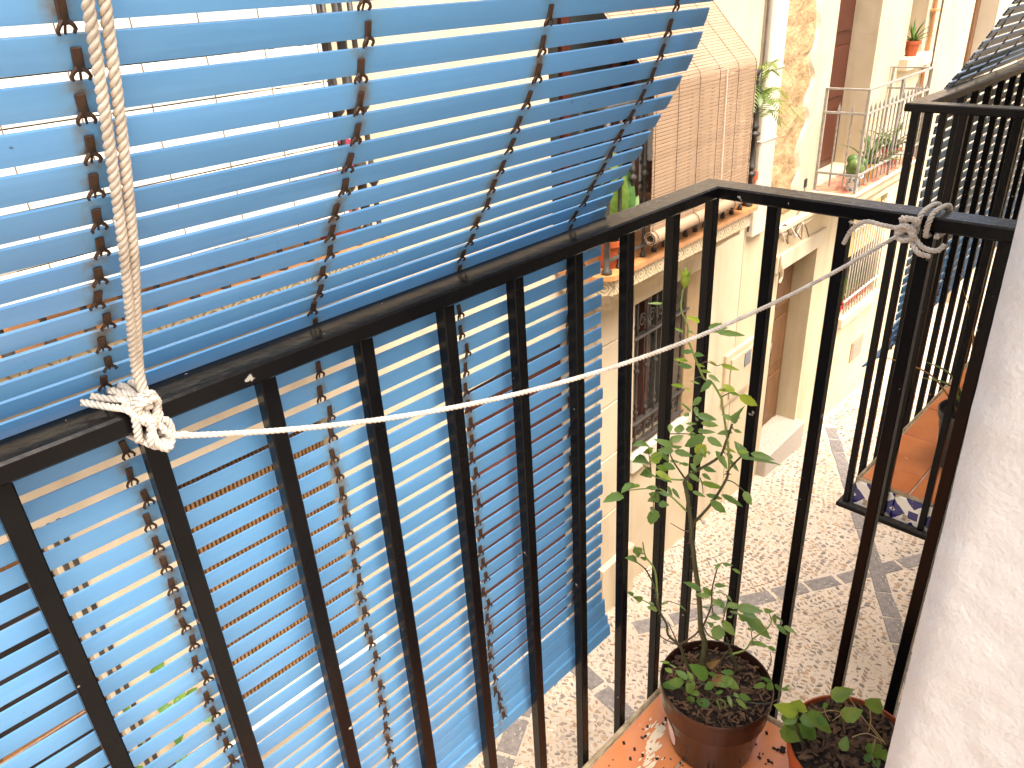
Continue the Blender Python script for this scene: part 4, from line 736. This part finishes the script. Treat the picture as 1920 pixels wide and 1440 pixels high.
def blind(root, prof, L, mat, cols, pitch=.025, h=.0185, jit=.003, sag=0):
    me = slat_mesh('slat', L, h, .0024, mat); me_low = slat_mesh('slat', L, .0177, .0024, mat); pp = [q for q in path_pts(prof, pitch, .0139) if q[1] > .288]; pp = [(.0475, .2365, -.06), (.0495, .2555, -.05), (.0515, .2745, -.04)]+pp; n = len(pp)
    mb = MB(); mb.box(-L, .012, -.004, .004, -.0125, .0125, .002); part('bottom_bar', mb, mat, root, (0, .045, .2138), (-.08, 0, 0))
    for i, (y, z, a) in enumerate(pp):
        j = (max(0, i-1), min(n-1, i+1)); a = (pp[j[0]][2]+a+pp[j[1]][2])/3
        low = i < 3
        o = inst('slat', me_low if 2 < i and z < .93 else me, root, (random.uniform(-jit, jit)+(.012-.004*i if low else 0), y+random.uniform(-.0008, .0008), z+random.uniform(-.0003, .0003)), (a+random.uniform(-.008, .008), random.uniform(-.0009, .0009), random.uniform(-.0015, .0015)))
        for c in cols: inst('clip', CLIP, o, (c+random.uniform(-.0015, .0015), 0, 0), (0, random.uniform(-.12, .12), random.uniform(-.15, .15)))
PROF = [(.046, .205), (.052, .26), (.054, .33), (.054, .945), (.051, .966), (.033, .996), (.0175, 1.017), (-.010, 1.059), (-.038, 1.101), (-.063, 1.142), (-.080, 1.178), (-.094, 1.216), (-.112, 1.27), (-.132, 1.34), (-.155, 1.43), (-.19, 1.57)]
b1 = thing('slatted_blind', 'blue slatted blind draped over the near black railing, with rusty clips', 'blind', (-.205, 0, 0))
blind(b1, PROF, 1.42, MT['slat'], [-.071-.192*k for k in range(7)])
b2 = thing('slatted_blind', 'grey blue slatted blind draped over the next balcony, at the upper right corner', 'blind', (1.13, .0, 0), R(2))
PROF2 = [(.14, .19), (.085, .25), (.072, .34), (.066, .93), (.06, .968), (.03, 1.01), (-.005, 1.075), (-.05, 1.16), (-.1, 1.26), (-.15, 1.36), (-.2, 1.47), (-.24, 1.6)]
me2 = slat_mesh('slat', 1.38, .0186, .0048, MT['slat_shaded'])
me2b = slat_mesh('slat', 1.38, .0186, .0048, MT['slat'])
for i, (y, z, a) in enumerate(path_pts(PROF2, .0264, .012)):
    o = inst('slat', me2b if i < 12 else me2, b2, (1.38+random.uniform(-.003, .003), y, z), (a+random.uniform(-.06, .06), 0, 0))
    for c in (-1.33, -1.16, -.97): inst('clip', CLIP, o, (c, 0, 0))

# ================================================================ ROPES
hang = thing('hanging_rope', 'doubled beige rope hanging in front of the blue slats, knotted to the rail', 'rope', (-.842, 0, .96))
def rel(pts, o=(-.842, 0, .96)): return [(p[0]-o[0], p[1]-o[1], p[2]-o[2]) for p in pts]
for k, dx in enumerate((-.0038, .0038)):
    P = [(-.842, -.012, .972), (-.8415+dx*.35, -.008, 1.0), (-.841+dx*.55, -.030, 1.045), (-.8405+dx*.8, -.062, 1.105), (-.8405+dx, -.094, 1.175), (-.8405+dx*1.1, -.124, 1.251), (-.840+dx*1.2, -.150, 1.33), (-.84+dx*1.3, -.185, 1.44), (-.84+dx*1.3, -.225, 1.58)]
    mb = MB(); rope_mesh(mb, rel(P), .0035, .0165, ph=k*1.3); part('strand', mb, MT['rope'], hang, smooth=True)
def wrap(xc, dx, turns, r, ph=0):
    out = []; y0, y1, z0, z1 = -r, .04+r, .95-r, .968+r
    C = [(y0, z0), (y0, z1), (y1, z1), (y1, z0)]
    for t in range(turns*4+1):
        y, z = C[t % 4]; out.append((xc+dx*(t/4-turns/2), y, z))
    return out
mb = MB()
rope_mesh(mb, rel(wrap(-.842, .0085, 3, .0045)), .0034, .015)
fig = [(-.842+.0075*math.sin(2*t), -.012-.003*math.cos(3*t), .960+.020*math.cos(t)) for t in [q*.45 for q in range(15)]]
rope_mesh(mb, rel(fig), .0032, .015, ph=1)
lp = [(-.8425+.0085*math.sin(t), -.009-.004*math.cos(2*t), .972+.013*math.cos(t)) for t in [q*.6 for q in range(11)]]
rope_mesh(mb, rel(lp), .0031, .015, ph=2)
lp = [(-.839+.007*math.sin(t+.5), -.016-.002*math.cos(2*t), .950+.014*math.cos(t+.5)) for t in [q*.6 for q in range(10)]]
rope_mesh(mb, rel(lp), .0029, .014, ph=2)
rope_mesh(mb, rel([(-.856, .02, .944), (-.852, .0, .943), (-.844, -.012, .938), (-.836, -.010, .941), (-.832, .01, .945)]), .0029, .014)
rope_mesh(mb, rel([(-.838, -.015, .952), (-.8345, -.014, .946), (-.834, -.014, .944), (-.822, -.018, .942)]), .0029, .015)
rope_mesh(mb, rel([(-.848, -.012, .962), (-.856, -.004, .974), (-.863, .010, .9745), (-.870, .021, .976), (-.876, .031, .977)]), .0031, .014)
rope_mesh(mb, rel([(-.843, -.006, .976), (-.852, .012, .9755), (-.862, .024, .977), (-.868, .032, .979)]), .0031, .014)
rope_mesh(mb, rel([(-.840, -.006, .976), (-.846, .014, .977), (-.855, .028, .979)]), .0031, .014)
part('knot', mb, MT['rope_w'], hang, smooth=True)

P1 = Vector((-.834, -.014, .944)); P2 = Vector((-.012, -.266, .946))
line = thing('tied_rope', 'thin white rope slung across the corner between the front rail and the side rail', 'rope', (-.42, -.14, .9))
pts = []
for i in range(25):
    t = i/24; p = P1.lerp(P2, t); p.z -= 4*.066*t*(1-t)*(1-.15*t); pts.append(p)
mb = MB(); rope_mesh(mb, rel(pts, (-.42, -.14, .9)), .0026, .0135, k=4); part('cord', mb, MT['rope_w'], line, smooth=True)
o2 = (-.42, -.14, .9); mb = MB()
def wrapy(yc, dy, turns, r):
    C = [(-r, .95-r), (-r, .968+r), (.04+r, .968+r), (.04+r, .95-r)]
    return [(C[t % 4][0], yc+dy*(t/4-turns/2), C[t % 4][1]) for t in range(turns*4+1)]
rope_mesh(mb, rel(wrapy(-.292, -.012, 2, .0042), o2), .0035, .016)
kn = [(-.014-.004*math.cos(3*t), -.273+.010*math.sin(2*t), .954+.013*math.cos(t)) for t in [q*.5 for q in range(14)]]
rope_mesh(mb, rel(kn, o2), .0038, .017)
kn = [(-.017-.003*math.cos(2*t), -.271+.010*math.sin(t), .949+.009*math.cos(t)) for t in [q*.6 for q in range(12)]]
rope_mesh(mb, rel(kn, o2), .0036, .016, ph=1)
kn = [(-.010, -.280, .944), (-.016, -.295, .934), (-.012, -.310, .932), (-.004, -.315, .938)]
rope_mesh(mb, rel(kn, o2), .0034, .016); rope_mesh(mb, rel([(-.012, -.278, .940), (-.02, -.292, .928), (-.016, -.305, .925)], o2), .0034, .016)
kn = [(-.014, -.262, .952), (-.02, -.243, .955), (-.022, -.226, .957), (-.024, -.214, .950), (-.026, -.207, .938), (-.027, -.203, .925)]
rope_mesh(mb, rel(kn, o2), .0030, .016)
for k in range(14):
    a = random.uniform(0, 6.28); q = Vector((-.024, -.214, .950)); d = Vector((random.uniform(-1, 1), random.uniform(-.6, 1), random.uniform(-1, .8))).normalized()*.012
    mb.tube(rel([q, q+d*.6, q+d+Vector((0, 0, -.003))], o2), .0004, n=4)
part('knot', mb, MT['rope_w'], line, smooth=True)

# ================================================================ POTTED ROSE
def leaf_geo(mb, base, tip, wr, view, fold=.18, curl=.12, ser=True, n=7):
    b, t = Vector(base), Vector(tip); ax = t-b; L = ax.length; ax.normalize()
    nrm = (view-ax*view.dot(ax)); nrm.normalize(); sd = ax.cross(nrm); vs = []; W = L*wr*.5
    for i in range(n+1):
        u = i/n; w = W*(math.sin(math.pi*min(1, u**.8))**.75 if u < 1 else 0)*(1.04-.22*u); w = max(w, .0004)
        if ser and 0 < i < n: w *= 1+(.07 if i % 2 else -.05)
        c = b+ax*(L*u)-nrm*(curl*L*(u-.35)**2)
        vs += [c+sd*w+nrm*(w*fold), c+sd*w*.5+nrm*(w*fold*.3), c, c-sd*w*.5+nrm*(w*fold*.3), c-sd*w+nrm*(w*fold)]
    mb.add(vs, [(5*i+k, 5*i+k+1, 5*i+6+k, 5*i+5+k) for i in range(n) for k in range(4)]); return mb
CAMP = Vector((-1.006, -.584, 1.248))
def leafy(root, leaves, mats, o, ws=.95):
    O_ = Vector(o)
    for i, lf in enumerate(leaves):
        b = Vector(lf[:3]); t = Vector(lf[3:6]); v = (CAMP-b).normalized()
        nv = (v+Vector((random.uniform(-.4, .4), random.uniform(-.4, .4), random.uniform(0, .5)))).normalized()
        mb = leaf_geo(MB(), b-O_, t-O_, min(1., lf[6]*ws), nv, random.uniform(.1, .4), random.uniform(.05, .35)); L = (t-b).length
        m = mats(i, lf); part('leaf', mb, m, root, smooth=True)
def stems(root, st, o, mat, thorn=0):
    O_ = Vector(o)
    for P, r0, r1 in st:
        q = smoothpath([Vector(p)-O_ for p in P], 5); mb = MB(); mb.tube(q, r0, r1, 7)
        if thorn and r0 > .0024:
            for k in range(int(len(q)*.7)):
                i = random.randrange(2, len(q)-1); d = Vector((random.uniform(-1, 1), random.uniform(-1, 1), -.2)).normalized(); rr = r0+(r1-r0)*i/len(q)
                mb.tube([q[i]+d*rr*.6, q[i]+d*(rr+.0045)+Vector((0, 0, -.0015))], .0013, .0002, 5)
        part('stem', mb, mat(r0), root, smooth=True)
def pot(root, prof, mat, soil_r, soil_z, sm=True, n=40):
    part('pot', MB().lathe(prof, n), mat, root, smooth=.7)
    mb = MB(); nr, na = 12, 40; vs = [(0, 0, soil_z)]
    for i in range(1, nr+1):
        for k in range(na):
            a = 2*math.pi*k/na; r = soil_r*i/nr; x, y = r*math.cos(a), r*math.sin(a)
            vs.append((x, y, soil_z+.010*noise.fractal(Vector((x*45, y*45, soil_r*90)), 1, 2, 4)*(1 if i < nr else .2)-.004*(i/nr)**4))
    fs = [(0, 1+k, 1+(k+1) % na) for k in range(na)]+[(1+(i-1)*na+k, 1+i*na+k, 1+i*na+(k+1) % na, 1+(i-1)*na+(k+1) % na) for i in range(1, nr) for k in range(na)]
    mb.add(vs, fs); part('soil', mb, MT['soil'], root, smooth=False)
def bits(root, n, rmax, z, mat, seed, big=.006):
    rs = random.Random(seed); mb = MB()
    for k in range(n):
        a, r = rs.uniform(0, 6.28), rmax*math.sqrt(rs.random()); M = Matrix.Translation((r*math.cos(a), r*math.sin(a), z+rs.uniform(-.002, .006))) @ Matrix.Rotation(rs.uniform(0, 6), 4, 'Z') @ Matrix.Rotation(rs.uniform(-.7, .7), 4, 'X') @ Matrix.Rotation(rs.uniform(-.6, .6), 4, 'Y')
        l, w_, h = rs.uniform(.3, 1.4)*big, rs.uniform(.12, .4)*big, rs.uniform(.1, .25)*big; mb.box(-l, l, -w_, w_, -h, h, h*.6, M)
    tag(part('bark_chips', mb, mat, root), kind='stuff')
PO = (-.12, -.133, 0)
rose = thing('potted_rose', 'tall leggy rose with one green bud in a dark brown plastic pot', 'potted plant', PO)
pot(rose, [(.066, 0), (.0725, .003), (.075, .02), (.0915, .126), (.0922, .129), (.0950, .1305), (.0965, .149), (.0955, .1515), (.0938, .1505), (.0925, .138), (.0915, .10)], MT['pot_brown'], .0925, .134)
bits(rose, 420, .088, .137, MT['soil_bit'], 3, .0065)
mb = MB()
def stk(a, b):
    an = R(148)+(a-.5)*.40; z = .05+(b-.5)*.062*math.sqrt(max(0, 1-(2*a-1)**2)); r = .075+(z-.02)*.1557+.0008; return (r*math.cos(an), r*math.sin(an), z)
mb.grid(stk, 12, 8); part('plant_sticker', mb, MT['sticker'], rose, smooth=True)
def rmat(i, lf):
    q = random.random()
    if lf[2] > .70: return MT['leaf_y'] if q < .5 else MT['leaf']
    if .5 < lf[2] < .66 and q < .22: return MT['leaf_y']
    return MT['leaf_s'] if (lf[2] < .25 and q < .8) else MT['leaf']
leafy(rose, ROSE_LEAVES, rmat, PO)
stems(rose, ROSE_STEMS, PO, lambda r: MT['stem_y'] if abs(r-.0018) < 1e-6 else MT['stem'] if r > .0017 or random.random() < .5 else MT['twig'], 1)
bb, bt = Vector(ROSE_BUD[:3])-Vector(PO), Vector(ROSE_BUD[3:])-Vector(PO); L = (bt-bb).length*1.25
M = Matrix.Translation(bb) @ (bt-bb).to_track_quat('Z', 'Y').to_matrix().to_4x4()
bud = part('bud', MB().lathe([(.0014, -.002), (.0035, L*.06), (.0062, L*.2), (.0070, L*.36), (.0056, L*.55), (.0030, L*.75), (.0009, L*.9), (.0003, L)], 12, M=M), MT['leaf_y'], rose, smooth=True)
for k in range(5):
    a = k*1.257; d = Vector((math.cos(a), math.sin(a), 0)); mb = MB(); leaf_geo(mb, M @ (d*.003), M @ (d*.0052+Vector((0, 0, L*.92))), .42, (M.to_3x3() @ d), -.3, -.45, False); part('sepal', mb, MT['leaf_y'], bud, smooth=True)
dl = MB(); leaf_geo(dl, (-.005, .005, .146), (.02, -.012, .156), .7, Vector((-.6, -.4, 1)), .7, 1.2); part('dry_leaf', dl, MT['dry'], rose, smooth=True)
dl = MB(); leaf_geo(dl, (.018, .03, .15), (.022, .012, .172), .45, Vector((-.6, -.4, .6)), .6, .8); part('dry_leaf', dl, MT['dry'], rose, smooth=True)

SO = (-.094, -.362, 0)
seed = thing('potted_seedlings', 'low seedlings sprouting in a red terracotta pot beside the white pier', 'potted plant', SO)
pot(seed, [(.066, 0), (.070, .003), (.089, .122), (.090, .124), (.097, .125), (.1, .156), (.099, .1585), (.0965, .158), (.0955, .150), (.092, .10)], MT['pot_terra'], .0955, .153)
bits(seed, 360, .088, .155, MT['soil_bit'], 8, .009)
leafy(seed, SEED_LEAVES, lambda i, lf: MT['leaf_s'] if i > 1 else MT['leaf_y'], SO, 1.4); stems(seed, SEED_STEMS, SO, lambda r: MT['straw'] if r < .001 else MT['stem'])
for k in range(5):
    a = random.uniform(3.2, 5.2); q = Vector((.05*math.cos(a), .05*math.sin(a), .16)); mb = MB(); leaf_geo(mb, q, q+Vector((random.uniform(-.03, .03), random.uniform(-.02, .02), .008)), .6, Vector((0, 0, 1)), .5, .9); part('dry_leaf', mb, MT['dry'], seed, smooth=True)

mb = MB(); rs = random.Random(2)
for k in range(70):
    t = rs.random(); x, y = -.245+.085*t+rs.gauss(0, .008), -.085+.045*t*rs.uniform(.6, 1.2)+rs.gauss(0, .006); q = rs.uniform(.0015, .006); n = 7; a0 = rs.uniform(0, 6)
    P = [(x+q*rs.uniform(.5, 1.6)*math.cos(a0+6.283*i/n)*1.6, y+q*rs.uniform(.4, 1.2)*math.sin(a0+6.283*i/n)*.7, .0006+k*.00001) for i in range(n)]; mb.add(P, [tuple(range(n))])
tag(part('paint_splash', mb, MT['splash'], fl1), kind='stuff')
# crumbs of soil on the tiles
mb = MB(); rs = random.Random(5)
for k in range(260):
    x, y = rs.uniform(-.36, -.02), rs.uniform(-.36, -.02)
    if math.hypot(x+.12, y+.133) < .078 or math.hypot(x+.094, y+.362) < .08: continue
    q = rs.choice((.0012, .0016, .0022, .0045 if rs.random() < .2 else .001)); M = Matrix.Translation((x, y, q*.4)) @ Matrix.Rotation(rs.uniform(0, 6), 4, 'Z'); mb.box(-q*1.5, q*1.5, -q, q, -q*.5, q*.5, q*.3, M)
tag(part('soil_crumbs', mb, MT['soil']), kind='stuff')

# ================================================================ NEIGHBOUR'S ALOE
AO = (1.12, -.165, -.02)
aloe = thing('potted_aloe', 'spiky aloe in a black plastic pot on the next balcony, half behind the pier', 'potted plant', AO)
pot(aloe, [(.05, 0), (.055, .004), (.072, .15), (.078, .152), (.080, .172), (.076, .174), (.073, .16), (.07, .12)], MT['pot_black'], .073, .155)
def blade(root, pts, w0, mat, thick=.25):
    q = smoothpath(pts, 6); mb = MB(); vs = []; m = len(q)
    for i, p in enumerate(q):
        t = (q[min(i+1, m-1)]-q[max(i-1, 0)]).normalized(); sd = t.cross(Vector((0, 0, 1)));
        if sd.length < .05: sd = t.cross(Vector((0, 1, 0)))
        sd.normalize(); nn = sd.cross(t); w_ = w0*(1-(i/(m-1))**1.6)+.0006
        vs += [p+sd*w_+nn*w_*.35, p-nn*w_*thick, p-sd*w_+nn*w_*.35, p+nn*w_*thick*.3]
    mb.add(vs, [(4*i+k, 4*i+(k+1) % 4, 4*i+4+(k+1) % 4, 4*i+4+k) for i in range(m-1) for k in range(4)]); part('leaf', mb, mat, root, smooth=True)
for tip, w_, m_ in (((-.12, .108, .290), .011, 'aloe'), ((-.10, .116, .328), .012, 'aloe'), ((-.12, .235, .32), .007, 'dry'), ((-.04, .08, .525), .010, 'dry'), ((0, .03, .447), .015, 'aloe'), ((.09, .05, .40), .013, 'aloe'), ((.05, -.10, .36), .013, 'aloe'), ((.14, -.03, .28), .012, 'aloe')):
    t = Vector(tip); blade(aloe, [Vector((t.x*.08, t.y*.08, .15)), Vector((t.x*.45, t.y*.45, .15+(t.z-.15)*.6+.02)), t], w_, MT[m_])

# ================================================================ WOODEN BLINDS AND PLANTS ACROSS
def lath_blind(name, label, s, w_, prof, mat, pitch=.021, cordc=5):
    root = thing(name, label, 'blind', opp(s, 0, prof[-1][1]), TH); z0 = prof[-1][1]
    me = MB().box(0, w_, -.0022, .0022, -pitch*.44, pitch*.44, .0012).mesh('lath', mat)
    pr = [(-d, z-z0) for d, z in prof[::-1]]
    pp = path_pts(pr, pitch, pitch/2)
    for y, z, a in pp: inst('lath', me, root, (random.uniform(-.002, .002), y, z), (a+random.uniform(-.03, .03), 0, random.uniform(-.001, .001)))
    for k in range(cordc+1):
        x = .02+(w_-.04)*k/cordc; mb = MB(); mb.tube([(x, y-.0045, z) for y, z, a in pp], .0016, n=5); part('cord', mb, MT['cord'], root)
    return root, z0
pb, z0 = lath_blind('lath_blind', 'peach wooden lath blind draped over the balcony across the street', -.45, 1.22, [(-.02, 1.22), (.05, 1.08), (.20, .92), (.385, .735), (.398, .70), (.40, -.12)], MT['lath'])
mb = MB(); mb.tube([(.80, -.41, .83), (.80, -.42, .02)], .004, n=6); part('pull_cord', mb, MT['cord_w'], pb)
mb = MB(); pts = [(0, -.40+.045*math.cos(t)*(1-t/24)-.0, -.035+.045*math.sin(t)*(1-t/24)) for t in [q*.35 for q in range(34)]]
vs_ = [(x, y, z) for x in (0, 1.22) for _, y, z in pts]; n = len(pts); mb.add(vs_, [(i, i+1, n+i+1, n+i) for i in range(n-1)]); rr = part('rolled_end', mb, MT['lath'], pb)
md = rr.modifiers.new('t', 'SOLIDIFY'); md.thickness = .004
for k in range(6): mb = MB(); x = .02+1.18*k/5; mb.tube([(x, -.40+.05*math.cos(t), -.035+.05*math.sin(t)) for t in [q*.5 for q in range(14)]], .003, n=5); part('cord', mb, MT['cord'], pb)
lath_blind('lath_blind', 'pale cream lath blind over the upper left balcony, behind the blue slats', -3.85, 1.25, [(.1, 1.9), (.25, 1.45), (.44, 1.30), (.45, .50)], MT['lath_w'], .03, 6)

def simple_pot(name, label, s, dep, z, r, h, mat, sc=1):
    root = thing(name, label, 'potted plant', opp(s, dep, z), TH)
    part('pot', MB().lathe([(r*.7, 0), (r*.95, h*.78), (r*1.08, h*.8), (r*1.08, h), (r*.95, h), (r*.9, h*.85)], 18), mat, root, smooth=.7)
    part('soil', MB().lathe([(.001, h*.86), (r*.93, h*.87)], 18, cap=False), MT['soil'], root)
    return root
def fan(root, z, n, L, w_, mat, droop=.5, rs=None, up=1.0, lf=True):
    rs = rs or random.Random(1)
    for k in range(n):
        a = rs.uniform(0, 6.28); e = rs.uniform(.35, 1.3)*up; l = L*rs.uniform(.7, 1.1); d = Vector((math.cos(a)*math.cos(e), math.sin(a)*math.cos(e), math.sin(e)))
        b = Vector((0, 0, z)); m_ = b+d*l*.6; t = b+d*l+Vector((d.x*.3, d.y*.3, -droop))*l*.5
        blade(root, [b, m_, t], w_, mat)
rs = random.Random(21)
big = simple_pot('potted_plant', 'broad leaved plant in an orange pot on the tiled balcony, left of the peach blind', -.66, .25, -.285, .085, .17, MT['pot_terra'])
for (b, t, wr, m) in (((0, 0, .17), (-.03, -.10, .50), .5, 'leaf_s'), ((.0, 0, .2), (.10, -.08, .54), .55, 'leaf_s'), ((.02, -.02, .18), (.16, -.1, .40), .5, 'leaf_s'), ((0, -.02, .17), (-.13, -.12, .36), .55, 'leaf_y'), ((0, -.02, .2), (.02, -.14, .33), .6, 'leaf_s'), ((.05, 0, .2), (.19, -.06, .28), .5, 'leaf_s'), ((0, 0, .2), (.05, -.02, .66), .42, 'leaf_s'), ((0, 0, .2), (-.1, -.02, .48), .5, 'leaf')):
    mb = MB(); leaf_geo(mb, b, t, wr, Vector((-.55, -.7, .5)), .25, .35, False, 9); part('leaf', mb, MT[m], big, smooth=True)
    mb = MB(); mb.tube([(0, 0, .12), b], .004, n=5); part('stem', mb, MT['stem'], big)
pal = simple_pot('potted_palm', 'small feathery palm by the iron posts right of the peach blind', 1.02, .24, -.285, .10, .22, MT['pot_terra'])
mb = MB(); mb.tube([(0, 0, .15), (.02, 0, .5), (.0, -.02, .76)], .014, .009, 8); part('trunk', mb, MT['twig'], pal, smooth=True)
for k in range(20):
    a = k*2.4; e = rs.uniform(-.2, 1.2); l = rs.uniform(.28, .46); d = Vector((math.cos(a)*math.cos(e), math.sin(a)*math.cos(e)*.7, math.sin(e))); b = Vector((0, -.02, .78+rs.uniform(-.2, .05)))
    q = smoothpath([b, b+d*l*.55+Vector((0, 0, .03)), b+d*l+Vector((0, 0, -.10))], 8); mb = MB(); mb.tube(q, .0028, .0008, 4)
    for i in range(2, len(q)-1):
        t = (q[i+1]-q[i-1]).normalized(); sd = t.cross(Vector((0, 0, 1))).normalized()
        for sg in (-1, 1):
            dd = (sd*sg+t*.9+Vector((0, 0, -.25))).normalized()*.12*(1-.4*i/len(q)); ww = t*.007
            mb.add([q[i]-ww, q[i]+dd*.5+ww*1.3, q[i]+dd, q[i]+dd*.5-ww*1.3], [(0, 1, 2, 3)])
    part('frond', mb, MT['palm'], pal)
cac = simple_pot('potted_cactus', 'round cactus in a blue and white glazed pot on the grey balcony', 3.07, .33, -.619, .075, .15, MT['potprint'])
for k, (x, y, z, r_) in enumerate(((0, 0, .20, .075), (.05, .02, .23, .05), (-.05, -.01, .24, .05), (.01, .03, .27, .05), (.03, -.04, .25, .04))):
    mb = MB(); n = 16; pr = [(max(.001, r_*math.sin(math.pi*i/8)), z-r_*math.cos(math.pi*i/8)) for i in range(9)]; mb.lathe(pr, n, x, y); mb.v = [((vx-x)*(1+.12*(i % 2))+x, (vy-y)*(1+.12*(i % 2))+y, vz) for i, (vx, vy, vz) in enumerate(mb.v)]; part('cactus_lobe', mb, MT['leaf'], cac, smooth=True)
p = simple_pot('potted_succulent', 'slim green succulent pot at the corner of the grey balcony', 3.30, .31, -.619, .05, .17, MT['terra_edge']); fan(p, .15, 9, .14, .012, MT['leaf_s'], .2, rs)
p = simple_pot('potted_agave', 'long leaved agave in a yellow pot on the grey balcony', 3.62, .26, -.619, .09, .14, MT['pot_yellow']); fan(p, .12, 13, .46, .022, MT['aloe'], .35, rs)
p = simple_pot('potted_agave', 'agave behind the yellow pot at the far end of the grey balcony', 4.3, .24, -.619, .09, .16, MT['pot_terra']); fan(p, .14, 12, .46, .022, MT['aloe'], .35, rs)
p = simple_pot('potted_aloe', 'small aloe in a terracotta pot on the upper window sill', 5.12, .03, .328, .075, .15, MT['pot_terra']); fan(p, .14, 12, .24, .018, MT['leaf_s'], .1, rs)
for k in range(7):
    p = simple_pot('potted_snake_plant', ('leftmost', 'second', 'third', 'fourth', 'fifth', 'sixth', 'rightmost')[k]+' of the red pots behind the white window bars', 4.33+k*.135, -.06, -2.352, .05, .10, MT['pot_red'])
    tag(p, group='red pots in the barred window')
    for j in range(4): x = rs.uniform(-.03, .03); blade(p, [(x, 0, .08), (x*1.5, rs.uniform(-.02, .02), .28), (x*2.4, rs.uniform(-.04, .04), rs.uniform(.4, .6))], .012, MT['palm'])
p = simple_pot('potted_geranium', 'dark pink geranium on the upper left balcony, behind the blue slats', -2.55, .28, .365, .09, .15, MT['pot_terra'])
for k in range(40):
    a, r_ = rs.uniform(0, 6.28), rs.uniform(.02, .17); b = Vector((r_*math.cos(a), r_*math.sin(a), .16+rs.uniform(0, .22))); t = b+Vector((rs.uniform(-.06, .06), rs.uniform(-.06, .06), .02)); mb = MB(); leaf_geo(mb, b, t, .9, Vector((0, -.5, 1)), .2, .2); part('leaf' if k % 2 else 'petal', mb, MT['leaf'] if k % 2 else MT['flower'], p, smooth=True)
p = simple_pot('potted_vine', 'green vine in a pot on the brown window sill, behind the lowest slats at left', -3.75, .04, -1.95, .08, .14, MT['pot_terra'])
for k in range(44):
    b = Vector((rs.uniform(-.2, .2), rs.uniform(-.1, .02), rs.uniform(.12, .75))); t = b+Vector((rs.uniform(-.07, .07), rs.uniform(-.05, .05), rs.uniform(-.02, .05))); mb = MB(); leaf_geo(mb, b, t, .7, Vector((.3, -.8, .6)), .2, .2); part('leaf', mb, MT['leaf_s'], p, smooth=True)
